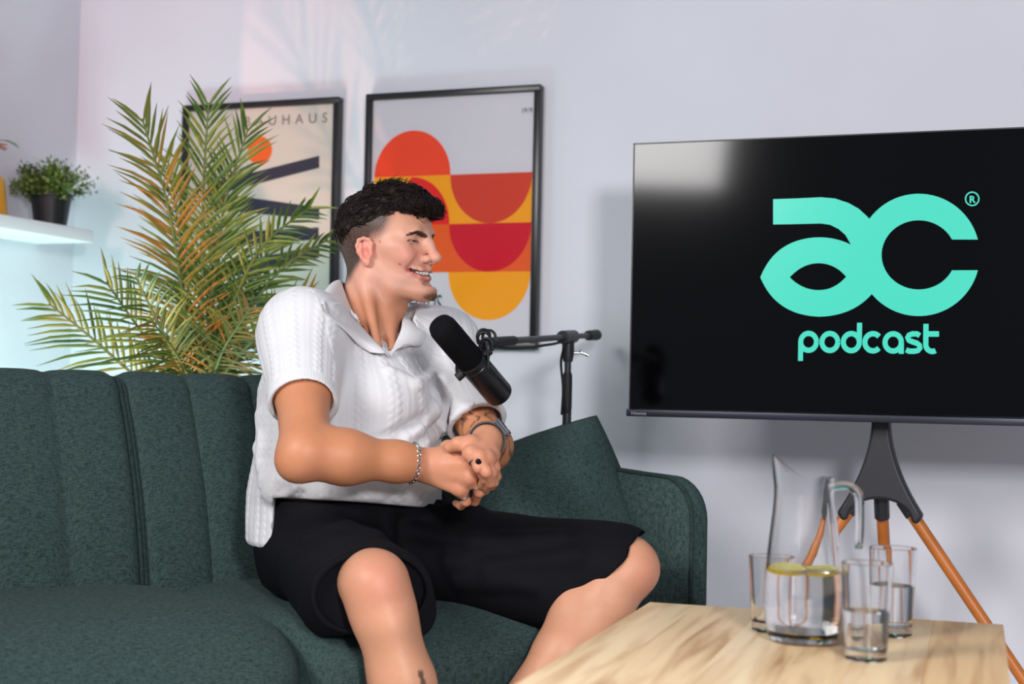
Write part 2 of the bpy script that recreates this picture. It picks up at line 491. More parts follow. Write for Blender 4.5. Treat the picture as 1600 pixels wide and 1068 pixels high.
wall_text(f2, o2, 'AUSSTELLUNG', 691, 510, 0.044, M_ink, 1.0, sx=0.60)
wall_text(f2, o2, '1919', 832, 176, 0.020, M_ink, 1.0, sx=0.8)

a, b = wallp(289, 166), wallp(533, 152)
HX0, HX1, HZ1 = a[0], b[0], (a[2]+b[2])/2
M_paper1 = mat('cream_print_paper', (208, 206, 196), 0.6, nscale=4, namp=0.02)
f1, o1 = poster_frame('black framed cream poster with orange disc and slanted navy bars, behind the palm', HX0, HX1, HZ1 - (FZ1-FZ0), HZ1, M_paper1)
wall_text(f1, o1, 'BAUHAUS', 512, 191, 0.040, M_inkl, 1.75)
p = wallp(406, 235); rr = 0.040
flat(f1, o1, [(p[0] + rr*math.cos(2*math.pi*i/36), p[2] + rr*math.sin(2*math.pi*i/36)) for i in range(36)], mat('print_tangerine', (226, 104, 34), 0.6, spec=0.15), 'printed_disc', L2)
for q in ([(325, 287), (499, 243), (499, 262), (325, 307)], [(330, 300), (499, 324), (499, 343), (330, 327)],
          [(330, 364), (498, 355), (498, 374), (330, 386)], [(325, 418), (499, 383), (499, 402), (325, 441)],
          [(325, 440), (499, 477), (499, 497), (325, 462)]):
    flat(f1, o1, px_wall(q), M_ink2, 'printed_bar', L1)

# ------------------------------------------------------------------ television
YT = 3.18
def tvp(px, py, y=YT): return pix_plane(px, py, (0, y, 0), (0, 1, 0))
a, b = tvp(988, 224), tvp(985, 640)
TX0 = (a[0]+b[0])/2; TZ1, TZ0 = a[2], b[2]
ctr = tvp(1375, 430)[0]
TX1 = 2*ctr - TX0
tv = thing('television', 'large black flat screen television showing a mint green logo', 'television', (ctr, YT, TZ0))
toff = np.array(tv.location)
M_tvb = mat('black_tv_plastic', (16, 17, 21), 0.35); M_bez = mat('dark_blue_grey_bezel', (40, 42, 54), 0.35, metal=0.4)
M_scr = mat('black_screen_glass', (1, 1, 2), 0.09, spec=0.3)
MB().box((TX0, YT+0.006, TZ0), (TX1, YT+0.035, TZ1), 0.003).build('back_shell', M_tvb, tv, toff)
MB().box((TX0+0.12, YT+0.03, TZ0+0.03), (TX1-0.12, YT+0.072, TZ0+0.38), 0.012).build('electronics_housing', M_tvb, tv, toff)
MB().box((TX0+0.003, YT-0.001, TZ0+0.004), (TX1-0.003, YT+0.006, TZ1-0.003)).build('screen', M_scr, tv, toff, smooth=False)
for lo, hi in (((TX0, YT-0.003, TZ1-0.003), (TX1, YT+0.008, TZ1)), ((TX0, YT-0.003, TZ0), (TX0+0.003, YT+0.008, TZ1)), ((TX1-0.003, YT-0.003, TZ0), (TX1, YT+0.008, TZ1))):
    MB().box(lo, hi).build('bezel', M_tvb, tv, toff, smooth=False)
bz = MB().box((TX0-0.004, YT-0.010, TZ0-0.014), (TX1+0.004, YT+0.03, TZ0+0.002), 0.002).build('bottom_bezel', M_bez, tv, toff)
v, f = text_mesh('Hisense', 0.011)
MB().add([(TX0+0.008 + q[0], YT-0.0107, TZ0-0.0105 + q[1]) for q in v], f).build('maker_lettering', mat('silver_print', (150, 152, 160), 0.4), bz, smooth=False, off=toff)
M_logo = emit_mat('lit_mint_pixels', (68, 226, 200), 1.0)
yl = YT - 0.002
def tvl(pts, name='logo_shape', lift=0.0):
    P = [tvp(*q, y=yl-lift) for q in pts]; n = len(P)
    return MB().add(P, [tuple(range(n))]), P
def ell(cx, cy, rx, ry, a0, a1, n=40):
    return [(cx + rx*math.cos(math.radians(a0+(a1-a0)*i/n)), cy + ry*math.sin(math.radians(a0+(a1-a0)*i/n))) for i in range(n+1)]
def tv_ring(outer, inner, name):
    mb = MB(); n = len(outer)
    P = [tvp(*q, y=yl) for q in outer] + [tvp(*q, y=yl) for q in inner]
    mb.add(P, [(i, i+1, n+i+1, n+i) for i in range(n-1)])
    mb.build(name, M_logo, tv, toff, smooth=False)
def lerp(a, b, t): return (a[0]+(b[0]-a[0])*t, a[1]+(b[1]-a[1])*t)
# letter c: open ring
yl -= 0.0006
tv_ring(ell(1435.5, 398, 95.5, 95.5, -14.5, -345.5, 64)[0:] , ell(1435.5, 398, 58, 54, -26.5, -333.5, 64), 'logo_letter_c')
yl += 0.0003
# letter a: upper bar sweeping down into the c
bar_o = [(1208, 311), (1240, 310), (1283, 308), (1305, 310), (1326, 317), (1342, 326), (1354, 337), (1368, 352), (1376, 372)]
bar_i = [(1208, 350.5), (1240, 350), (1283, 349), (1297, 351), (1311, 358), (1321, 367), (1329, 381), (1340, 400), (1352, 420)]
tv_ring(bar_o, bar_i, 'logo_letter_a')
yl += 0.0003
# letter a: leaf-shaped bowl with an eye-shaped counter
def quadb(p0, p1, p2, n):
    return [lerp(lerp(p0, p1, i/n), lerp(p1, p2, i/n), i/n) for i in range(n+1)]
oT = quadb((1188, 433), (1212, 372), (1280, 370.5), 16) + quadb((1280, 370.5), (1340, 371), (1376, 425), 16)[1:]
oB = quadb((1188, 433), (1212, 492), (1280, 494.5), 16) + quadb((1280, 494.5), (1345, 493), (1376, 440), 16)[1:]
iT = quadb((1234, 433), (1254, 411), (1279, 411), 16) + quadb((1279, 411), (1304, 411), (1322, 432), 16)[1:]
iB = quadb((1234, 433), (1254, 453), (1279, 453), 16) + quadb((1279, 453), (1304, 453), (1322, 432), 16)[1:]
tv_ring(oT, iT, 'logo_letter_a'); tv_ring(oB, iB, 'logo_letter_a')
tv_ring([(1376, 425), (1376, 432), (1376, 440)], [(1322, 432), (1322, 432.1), (1322, 432.2)], 'logo_letter_a')
# registered mark
tv_ring(ell(1519, 310.5, 11.5, 11.5, 0, 360, 32), ell(1519, 310.5, 9.3, 9.3, 0, 360, 32), 'registered_mark')
v, f = text_mesh('R', 0.020, align='CENTER', offset=0.0006); p = tvp(1519, 316.5, y=yl)
MB().add([(p[0]+q[0], yl, p[2]+q[1]) for q in v], f).build('registered_mark', M_logo, tv, toff, smooth=False)
# word "podcast" drawn as stroked letter shapes, unit = x height
def stroke(pts, wd):
    """flat ribbon along pts in word units"""
    mb_v, mb_f = [], []; n = len(pts)
    for i in range(n):
        a = np.array(pts[max(i-1, 0)]); b = np.array(pts[min(i+1, n-1)]); t = b-a; t = t/np.linalg.norm(t)
        nn = np.array([-t[1], t[0]])*wd/2; p = np.array(pts[i])
        mb_v += [p+nn, p-nn]
    for i in range(n-1): mb_f.append((2*i, 2*i+1, 2*i+3, 2*i+2))
    return mb_v, mb_f
def arc(cx, cy, r, a0, a1, n=24): return [(cx + r*math.cos(math.radians(a0+(a1-a0)*i/n)), cy + r*math.sin(math.radians(a0+(a1-a0)*i/n))) for i in range(n+1)]
WS = 0.24; r_ = 0.5 - WS/2
letters = [
 ('p', [[(0.12, -0.36), (0.12, 0.5)], arc(0.5, 0.5, r_, 0, 360)], 1.0),
 ('o', [arc(0.5, 0.5, r_, 0, 360)], 1.0),
 ('d', [arc(0.5, 0.5, r_, 0, 360), [(0.88, 0.5), (0.88, 1.36)]], 1.0),
 ('c', [arc(0.5, 0.5, r_, 42, 318)], 0.92),
 ('a', [arc(0.5, 0.5, r_, 0, 360), [(0.88, 0.5), (0.88, 0.0)]], 1.0),
 ('s', [[(0.70, 0.80), (0.58, 0.88), (0.36, 0.88), (0.20, 0.82), (0.14, 0.72), (0.20, 0.60), (0.38, 0.53), (0.58, 0.47), (0.70, 0.38), (0.72, 0.26), (0.62, 0.15), (0.44, 0.12), (0.22, 0.12), (0.08, 0.18)]], 0.84),
 ('t', [[(0.12, 1.32), (0.12, 0.42)], arc(0.42, 0.42, 0.30, 180, 300, 14), [(0.12, 0.88), (0.72, 0.88)]], 0.78)]
pL, pR = tvp(1247, 551, y=yl), tvp(1469, 551, y=yl)
xh = tvp(1300, 516, y=yl)[2] - tvp(1300, 551, y=yl)[2]
tot = sum(l[2] for l in letters) + 0.02*6
ux = (pR[0]-pL[0])/tot; cur = 0.0
for ch, strokes, adv in letters:
    mb = MB()
    for k, st in enumerate(strokes):
        vv, ff = stroke(st, WS)
        mb.add([(pL[0] + (cur+q[0])*ux, yl - 0.0002*k, pL[2] + q[1]*xh) for q in vv], ff)
    mb.build('logo_word_letter', M_logo, tv, toff, smooth=False)
    cur += adv + 0.02

# ------------------------------------------------------------------ television tripod
M_blk = mat('satin_black_metal', (40, 41, 46), 0.42, metal=0.1)
M_oak = mat('orange_brown_beech', (186, 106, 40), 0.4, nscale=14, namp=0.14)
hubc = tvp(1376, 760, y=YT+0.09)
sx = hubc[0]; ys = YT + 0.09
stand = thing('tv_tripod', 'black tripod television stand with orange brown wooden legs', 'stand', (sx, ys, 0))
so = np.array([sx, ys, 0.0])
zt, zh, zl = tvp(1376, 655, y=ys)[2], tvp(1376, 772, y=ys)[2], tvp(1320, 800, y=ys)[2]
MB().tube([(sx, ys, zt - 0.03), (sx, ys, zt + 0.30)], 0.017, 14).build('column', M_blk, stand, so)
MB().box((sx-0.13, ys-0.016, zt+0.06), (sx+0.13, ys-0.004, zt+0.34), 0.003).build('mount_plate', M_blk, stand, so)
def hub_w(z):
    t = (zt - z)/(zt - zl); return 0.019 + 0.072*max(0, t)**1.9
outl = []
for i in range(15):
    z = zt - (zt-zl)*i/14; outl.append((hub_w(z), z))
right = outl + [(0.078, zl-0.018), (0.066, zl-0.012)]
under = [(0.066*math.cos(math.radians(a)), zl - 0.012 + 0.045*math.sin(math.radians(a))) for a in range(10, 171, 10)]
poly = right + under + [(-x, z) for x, z in right[::-1]]
mb = MB()
mb.prism(poly, lambda u, v, t: (sx+u, ys+t, v), -0.022, 0.022)
hub = mb.build('hub', M_blk, stand, so)
bv = hub.modifiers.new('edge_round', 'BEVEL'); bv.width = 0.011; bv.segments = 3
footR = pix(1600, 1075, 2.98)
dz = zl
def tleg(top, foot, r):
    top = np.array(top); foot = np.array(foot); d = foot-top; L = np.linalg.norm(d); d /= L
    lg = MB().tube([top, foot - d*0.07], [r, r*0.86], 16).build('leg', M_oak, stand, so)
    MB().tube([top - d*0.025, top + d*0.012], r+0.0025, 16).build('ferrule', M_blk, lg, so)
    MB().tube([foot - d*0.072, foot], [r*0.9, r*0.75], 16).build('rubber_foot', M_blk, lg, so)
a = tvp(1421, 797, y=ys); bpt = tvp(1600, 1063, y=ys-0.04)
dirv = bpt - a; ft = a + dirv*(a[2]/-dirv[2])
tleg(a, ft, 0.0135)
a2 = np.array([2*sx - a[0], a[1], a[2]]); ft2 = np.array([2*sx - ft[0], ft[1], ft[2]])
tleg(a2, ft2, 0.0135)
tleg((sx, ys+0.02, zl+0.03), (sx, ys+0.36, 0.0), 0.0135)
MB().tube([(sx, ys+0.012, zl+0.045), (sx, ys+0.035, zl-0.01)], 0.0165, 14).build('rear_leg_socket', M_blk, stand, so)

# ------------------------------------------------------------------ coffee table
HT = 0.47
A = pix_plane(1015, 940, (0, 0, HT), (0, 0, 1)); B = pix_plane(1568, 975, (0, 0, HT), (0, 0, 1))
tang = math.atan2(B[1]-A[1], B[0]-A[0]); TW = np.linalg.norm(B-A); TL = 0.92
def wood_mat(name, c0, c1, seed):
    m, nt, b = new_mat(name)
    tc = nt.nodes.new('ShaderNodeTexCoord'); mp = nt.nodes.new('ShaderNodeMapping')
    mp.inputs['Scale'].default_value = (38, 2.4, 38); mp.inputs['Location'].default_value = (seed*3.1, seed*1.7, 0)
    n = nt.nodes.new('ShaderNodeTexNoise'); n.inputs['Scale'].default_value = 1.0; n.inputs['Detail'].default_value = 6
    n.inputs['Distortion'].default_value = 0.7
    r = nt.nodes.new('ShaderNodeValToRGB')
    r.color_ramp.elements[0].position = 0.28; r.color_ramp.elements[1].position = 0.52
    r.color_ramp.elements[0].color = S(c0); r.color_ramp.elements[1].color = S(c1)
    e = r.color_ramp.elements.new(0.75); e.color = tuple(min(1, v*1.10) for v in S(c1)[:3]) + (1,)
    nt.links.new(tc.outputs['Object'], mp.inputs['Vector']); nt.links.new(mp.outputs['Vector'], n.inputs['Vector'])
    nt.links.new(n.outputs['Fac'], r.inputs['Fac']); nt.links.new(r.outputs['Color'], b.inputs['Base Color'])
    b.inputs['Roughness'].default_value = 0.42
    return m
table = thing('coffee_table', 'light oak coffee table in front of the sofa holding jug and glasses', 'table', (A[0], A[1], 0), tang)
M_leg = mat('black_powder_coat', (24, 24, 25), 0.5)
# local: x along the far edge, y backwards; the far edge is y = 0
top = MB().box((0.004, -TL+0.004, HT-0.034), (TW-0.004, -0.004, HT-0.003)).build('tabletop', wood_mat('oak_core', (150, 112, 74), (196, 160, 116), 9), table)
nb = 6; xs = [0, 0.082, 0.19, 0.272, 0.368, 0.462, TW]
tones = [((216, 174, 126), (250, 220, 176)), ((196, 148, 102), (247, 214, 168)), ((220, 180, 132), (252, 224, 182)), ((184, 136, 92), (243, 208, 160)), ((214, 170, 122), (249, 217, 172)), ((200, 148, 98), (242, 202, 150))]
for i in range(nb):
    MB().box((xs[i]+0.00015, -TL, HT-0.036), (xs[i+1]-0.00015, 0, HT), 0.0008).build('board', wood_mat('oak_board_%d' % i, *tones[i], i+1), top)
for lx in (0.02, TW-0.05):
    for ly in (-0.05, -TL+0.02):
        MB().box((lx, ly, 0), (lx+0.03, ly+0.03, HT-0.036), 0.002).build('leg', M_leg, table)
for lx in (0.02, TW-0.05):
    MB().box((lx, -TL+0.05, 0.06), (lx+0.03, -0.05, 0.085), 0.002).build('stretcher', M_leg, table)

# ------------------------------------------------------------------ jug, glasses, lemon
M_glass = glass_mat('clear_glass', 1.47); M_water = glass_mat('drinking_water', 1.33)
def tp(px, py): return pix_plane(px, py, (0, 0, HT), (0, 0, 1))
jb = tp(1254, 1002); S_j = np.linalg.norm(jb-CAM)/FPX           # metres per pixel there
jug = thing('water_jug', 'clear glass jug of water with lemon on the coffee table', 'jug', jb)
H = 0.262
outer = [(0.0, 0.0), (0.040, 0.0), (0.048, 0.004), (0.0505, 0.010), (0.0540, 0.03), (0.0562, 0.055), (0.0560, 0.075), (0.0545, 0.100), (0.0515, 0.13), (0.0482, 0.16), (0.0450, 0.188), (0.0425, 0.205), (0.0418, 0.212), (0.0424, 0.220), (0.0424, 0.230), (0.0424, 0.236)]
inner = [(r-0.0026, h) for r, h in outer[::-1] if h > 0.02] + [(0.047, 0.017), (0.035, 0.011), (0.0, 0.010)]
def jug_shape(profile):
    n = 48; P = []
    sd = -_r0                                               # the spout points to the left of the picture
    for (r, h) in profile:
        row = []
        for k in range(n):
            a = 2*math.pi*k/n; c_ = math.cos(a); s_ = math.sin(a)
            lip = max(0, c_)**2.0*max(0, (h-0.195)/0.041)**1.3
            e = _r0*(-(r + 0.006*lip)*c_) + _h0*(r*s_)
            row.append(np.array([e[0], e[1], h + 0.032*lip]))
        P.append(row)
    return P
mb = MB(); mb.grid(jug_shape(outer + inner), closed_v=True)
mb.build('glass_body', M_glass, jug, angle=35)
hp = []
for i in range(17):
    t = i/16
    ctrl = [np.array([0.036, 0.222]), np.array([0.062, 0.226]), np.array([0.079, 0.214]), np.array([0.080, 0.17]), np.array([0.079, 0.135])]
    k = t*4; j = min(3, int(k)); q = ctrl[j] + (ctrl[j+1]-ctrl[j])*(k-j)
    hp.append(_r0*q[0] + np.array([0, 0, q[1]]))
hp2 = [hp[0]] + [(hp[i-1]+hp[i]*2+hp[i+1])/4 for i in range(1, 16)] + [hp[-1]]
MB().tube(hp2, [0.0065]*16 + [0.005], 12).build('handle', M_glass, jug, angle=180)
wl = 0.104
def r_in(h):
    pr = sorted([(hh, rr) for rr, hh in inner])
    for i in range(len(pr)-1):
        if pr[i][0] <= h <= pr[i+1][0]:
            t = (h-pr[i][0])/(pr[i+1][0]-pr[i][0]+1e-9); return pr[i][1] + t*(pr[i+1][1]-pr[i][1])
    return pr[-1][1]
wp = [(0.0, 0.0104)] + [(r_in(h)+0.0006, h) for h in np.linspace(0.0115, wl, 14)] + [(0.0, wl)]
MB().lathe(wp, 48).build('water', M_water, jug, angle=50)
M_rind = mat('lemon_rind', (250, 212, 20), 0.45, nscale=200, namp=0.05); M_pulp = mat('lemon_pulp', (246, 228, 110), 0.35, nscale=160, namp=0.12)
M_pith = mat('lemon_pith', (248, 242, 200), 0.6)
def lemon(label, loc, tilt, rad=0.027):
    root = thing('lemon_slice', label, 'lemon slice', loc, 0, 'lemon slices in the jug')
    R = Matrix.Rotation(tilt[0], 3, 'X') @ Matrix.Rotation(tilt[1], 3, 'Y')
    ring = MB().lathe([(rad-0.0022, -0.0025), (rad, -0.0018), (rad, 0.0018), (rad-0.0022, 0.0025), (rad-0.0022, -0.0025)], 28)
    disc = MB().lathe([(0.0, -0.0020), (rad-0.0023, -0.0020), (rad-0.0023, 0.0020), (0.0, 0.0020)], 28)
    seg = MB()
    for s in range(8):
        a0, a1 = 2*math.pi*(s+0.08)/8, 2*math.pi*(s+0.92)/8
        for zz in (0.0024, -0.0024):
            v = [(0.003*math.cos((a0+a1)/2), 0.003*math.sin((a0+a1)/2), zz)] + [((rad-0.005)*math.cos(a0+(a1-a0)*i/5), (rad-0.005)*math.sin(a0+(a1-a0)*i/5), zz) for i in range(6)]
            seg.add(v, [tuple(range(7))])
    for m_, nm, mt in ((ring, 'rind', M_rind), (disc, 'pith', M_pith), (seg, 'pulp', M_pulp)):
        m_.v = [tuple(R @ Vector(q)) for q in m_.v]; m_.build(nm, mt, root)
lemon('lemon slice floating at the left in the jug', jb + np.array([-0.021, -0.010, wl-0.0005]), (0.16, 0.06), 0.027)
lemon('lemon slice floating at the right in the jug', jb + np.array([0.023, 0.008, wl-0.002]), (0.14, -0.05), 0.026)
lemon('lemon slice sunk to the bottom of the jug', jb + np.array([0.006, -0.012, 0.0165]), (0.04, 0.10), 0.026)

def tumbler(label, loc, h, rt, rb, level):
    g = thing('drinking_glass', label, 'glass', loc, 0, 'glasses around the jug')
    o = [(0, 0), (rb-0.002, 0), (rb, 0.002), (rb + (rt-rb)*0.5, h*0.5), (rt, h-0.001), (rt-0.001, h)]
    i = [(rt-0.0022, h-0.001), (rb + (rt-rb)*0.5 - 0.0024, h*0.5), (rb-0.002, 0.018), (rb-0.007, 0.014), (0, 0.013)]
    MB().lathe(o + i, 40).build('glass_body', M_glass, g, angle=30)
    if level:
        rr = lambda z: (rb-0.002) + (rt-0.0022-rb+0.002)*(z-0.018)/(h-0.019)
        MB().lathe([(0, 0.0134), (rb-0.0068, 0.0142), (rb-0.0014, 0.0182), (rr(level)+0.0004, level), (0, level)], 40).build('water', M_water, g, angle=50)
tumbler('tall water glass in front, right of the jug handle', tp(1353, 1030), 0.130, 0.034, 0.0275, 0.066)
tumbler('water glass standing furthest right behind the front glass', tp(1394, 992), 0.130, 0.035, 0.0285, 0.074)
tumbler('empty water glass half hidden behind the jug', tp(1204, 985), 0.112, 0.034, 0.028, 0)

# ------------------------------------------------------------------ microphone on boom stand
M_mic = mat('matte_black_microphone_body', (30, 31, 35), 0.33, metal=0.35); M_foam = mat('black_foam_windscreen', (17, 17, 20), 0.95, spec=0.1, nscale=500, namp=0.3, bump=0.4, bscale=700)
M_rub = mat('black_rubber', (14, 14, 15), 0.6); M_steel = mat('bright_steel', (190, 190, 192), 0.25, metal=1.0)
mt = pix(692, 512, 2.66); me_ = pix(778, 613, 2.80)
ax = (me_-mt); LM = np.linalg.norm(ax); ax /= LM
mic = thing('microphone', 'black broadcast microphone with foam windscreen hanging before the man', 'microphone', mt)
mo = mt
RM = 0.0265
L = LM + 0.006
MB().lathe([(0.0, -0.016), (RM*0.55, -0.0155), (RM*0.86, -0.010), (RM*0.98, 0.0), (RM, 0.012), (RM*1.0, L*0.47), (RM*0.9, L*0.475)], 36, mt, ax).build('windscreen', M_foam, mic, mo, angle=180)
MB().lathe([(RM*0.90, L*0.465), (RM*1.03, L*0.47), (RM*1.03, L*0.505), (RM*0.99, L*0.51), (RM*0.99, L*0.535), (RM*1.03, L*0.54), (RM*1.03, L*0.985), (RM*0.99, L), (RM*0.93, L), (RM*0.90, L*0.97), (0, L*0.965)], 40, mt, ax).build('body', M_mic, mic, mo)
side = np.cross(ax, _h0); side /= np.linalg.norm(side)          # across the picture
if np.dot(side, CR) < 0: side = -side
yc = mt + ax*L*0.53
# yoke: pivots on both sides and a bracket behind
for sg in (1, -1):
    MB().lathe([(0, 0), (0.0085, 0), (0.0085, 0.012), (0.007, 0.0135), (0, 0.0135)], 20, yc + side*sg*(RM*1.03), side*sg).build('pivot_knob', M_rub, mic, mo)
bk = _h0 - ax*np.dot(_h0, ax); bk /= np.linalg.norm(bk)
pts = [yc + side*(RM*1.03+0.007)*math.cos(t) + bk*0.040*math.sin(t) for t in np.linspace(0, math.pi, 15)]
MB().tube(pts, 0.0036, 10).build('yoke', M_mic, mic, mo)
je = yc + side*0.044 - ax*0.010 + bk*0.012
MB().tube([yc + side*(RM+0.010), je], [0.008, 0.009], 12).build('swivel', M_mic, mic, mo)
for k in range(6):
    a = k*1.05; c0 = je + ax*0.010*math.cos(a) + CU*0.012*math.sin(a) + side*0.004*math.sin(2*a)
    MB().tube([c0 + (CR*math.cos(t)*0.012 + CU*math.sin(t)*0.013 + _h0*0.006*math.sin(t+a)) for t in np.linspace(0, 5.2, 14)], 0.0028, 8).build('cable_coil', M_rub, mic, mo)
c1 = yc + side*(RM*0.55) - _h0*0.024
cab = [je - _h0*0.01, yc + side*0.026 - _h0*0.018 + ax*0.016, yc + side*0.016 - _h0*0.030 + ax*0.032, yc + side*0.013 - _h0*0.0305 + ax*0.048, yc + side*0.016 - _h0*0.027 + ax*0.060]
def smooth_path(P, n=24):
    P = [np.asarray(p, float) for p in P]; P = [2*P[0]-P[1]] + P + [2*P[-1]-P[-2]]; out = []
    for i in range(1, len(P)-2):
        for k in range(n):
            t = k/n
            out.append(0.5*((2*P[i]) + (-P[i-1]+P[i+1])*t + (2*P[i-1]-5*P[i]+4*P[i+1]-P[i+2])*t*t + (-P[i-1]+3*P[i]-3*P[i+1]+P[i+2])*t**3))
    out.append(P[-2]); return out
MB().tube(smooth_path(cab, 8), 0.0026, 8).build('cable', M_rub, mic, mo)
# stand
DP = 3.42
pt = pix(888, 526, DP); base = np.array([pt[0], pt[1], 0.0])
st = thing('microphone_stand', 'black boom microphone stand behind the sofa armrest', 'stand', base)
MB().tube([base + (0, 0, 0.02), base + (0, 0, pix(889, 640, DP)[2])], 0.0105, 14).build('lower_tube', M_blk, st, base)
zg0, zg1 = pix(889, 648, DP)[2], pix(889, 582, DP)[2]
MB().lathe([(0.0, zg0-0.004), (0.0085, zg0-0.004), (0.0085, zg0), (0.0105, zg0+0.004), (0.0112, zg0+0.02), (0.0112, zg1-0.01), (0.0095, zg1), (0.0, zg1)], 18, base).build('clutch_grip', M_rub, st, base)
MB().tube([base + (0, 0, zg1), base + (0, 0, pt[2]-0.02)], 0.0078, 14).build('upper_tube', M_blk, st, base)
MB().lathe([(0, 0), (0.011, 0), (0.0145, 0.02), (0.0145, 0.055), (0.010, 0.06), (0, 0.06)], 18, base + (0, 0, pt[2]-0.058)).build('tilt_clamp', M_blk, st, base)
bdir = je - pt; bl = np.linalg.norm(bdir); bdir /= bl
MB().tube([pt + bdir*0.06, pt - bdir*0.055], 0.0155, 16).build('boom_clamp', M_blk, st, base)
MB().tube([je, pt - bdir*0.24], 0.0068, 12).build('boom', M_blk, st, base)
MB().tube([je - bdir*0.05 , je - bdir*0.20], 0.0095, 12).build('boom_sleeve', M_rub, st, base)
MB().tube([pt - bdir*0.23, pt - bdir*0.33], [0.0125, 0.014], 14).build('counterweight', M_rub, st, base)
cp = [je, je + bdir*-0.1 + np.array([0, 0, -0.012]), je*0.6 + pt*0.4 + np.array([0, 0, -0.017]), je*0.25 + pt*0.75 + np.array([0, 0, -0.014]), pt + bdir*0.05 + np.array([0, 0, -0.015]), pt + CR*-0.016 + np.array([0, 0, -0.06]), pt + CR*-0.010 + np.array([0, 0, -0.12]), base + CR*-0.012 + np.array([0, 0, zg0])]
MB().tube(smooth_path(cp, 8), 0.003, 8).build('cable', M_rub, st, base)
tl = pix(897, 551, DP-0.012)
wb = [tl, tl + CR*0.014, tl + CR*0.026 + CU*-0.001]
MB().tube(wb, 0.0034, 10).build('wing_screw', M_steel, st, base)
MB().tube([tl + CR*0.016 + CU*0.007, tl + CR*0.018, tl + CR*0.034 + CU*-0.006], [0.003, 0.0036, 0.004], 10).build('wing_screw', M_steel, st, base)
for k in range(3):
    a = 2*math.pi*k/3 + 0.5; e = np.array([math.cos(a), math.sin(a), 0])
    if k == 0: e = np.array([0.35, 0.5, 0]); e /= np.linalg.norm(e)
    MB().tube([base + np.array([0, 0, 0.10]), base + e*0.20 + np.array([0, 0, 0.012])], 0.008, 10).build('foot_leg', M_blk, st, base)

# ------------------------------------------------------------------ wall shelf and the things on it
zs = None
def lwp(px, py, x): return pix_plane(px, py, (x, 0, 0), (1, 0, 0))
sd = 0.20
p0, p1 = lwp(2, 336, XL+sd), lwp(146, 358, XL+sd); p2 = lwp(146, 376, XL+sd)
ZS1 = (p0[2]+p1[2])/2; ZS0 = ZS1 - 0.036
M_shelf = mat('white_shelf_laminate', (232, 228, 232), 0.5)
sh = tag(MB().box((XL+0.0005, p1[1]-1.10, ZS0), (XL+sd, p1[1], ZS1), 0.002).build('wall_shelf', M_shelf), 'white floating shelf on the left wall', 'shelf')
M_pot = mat('black_plastic_pot', (24, 25, 28), 0.45); M_soil = mat('potting_soil', (40, 30, 24), 0.9)
pb = pix_plane(80, 340, (0, 0, ZS1), (0, 0, 1))
pb[0] = XL + 0.11; 
q = lwp(80, 300, XL+0.11); pb[1] = q[1]; pb[2] = ZS1
pp = thing('potted_plant', 'small bushy green plant in a black pot on the white shelf', 'plant', pb)
MB().lathe([(0, 0), (0.044, 0), (0.056, 0.085), (0.060, 0.087), (0.060, 0.094), (0.055, 0.094), (0.053, 0.082), (0, 0.080)], 28).build('pot', M_pot, pp)
def leaf_mat(name, c0, c1, c2):
    m, nt, b = new_mat(name)
    g = nt.nodes.new('ShaderNodeNewGeometry'); r = nt.nodes.new('ShaderNodeValToRGB')
    r.color_ramp.elements[0].color = S(c0); r.color_ramp.elements[1].color = S(c2)
    e = r.color_ramp.elements.new(0.5); e.color = S(c1)
    nt.links.new(g.outputs['Random Per Island'], r.inputs['Fac']); nt.links.new(r.outputs['Color'], b.inputs['Base Color'])
    b.inputs['Roughness'].default_value = 0.5
    b.inputs['Subsurface Weight'].default_value = 0.0
    return m
M_bush = leaf_mat('small_green_leaves', (46, 74, 24), (84, 110, 36), (120, 136, 52))
rng = random.Random(3)
mb = MB()
sts = MB()
for i in range(95):
    th, ph = rng.uniform(0, 2*math.pi), rng.uniform(0.05, 1.25)
    L = rng.uniform(0.075, 0.118)
    d = np.array([math.sin(ph)*math.cos(th), math.sin(ph)*math.sin(th), math.cos(ph)*0.95])
    b0 = np.array([d[0]*0.03, d[1]*0.03, 0.08]); tip = b0 + d*L
    sts.tube([b0, b0 + d*L*0.5 + np.array([0, 0, 0.006]), tip], 0.0012, 5)
    for k in range(34):
        t = rng.uniform(0.18, 1.05); c0 = b0 + d*L*t + np.array([rng.gauss(0, 0.007), rng.gauss(0, 0.007), rng.gauss(0, 0.007)])
        u = np.array([rng.gauss(0, 1), rng.gauss(0, 1), rng.gauss(0.4, 1)]); u /= np.linalg.norm(u)
        v = np.cross(u, np.array([rng.gauss(0, 1), rng.gauss(0, 1), rng.gauss(0, 1)])); v /= np.linalg.norm(v)
        s = rng.uniform(0.005, 0.0095)
        mb.add([c0, c0+u*s+v*s*0.45, c0+u*2*s, c0+u*s-v*s*0.45], [(0, 1, 2, 3)])
sts.build('stems', mat('green_stem', (70, 84, 36), 0.6), pp)
mb.build('foliage', M_bush, pp, smooth=False)['kind'] = 'stuff'
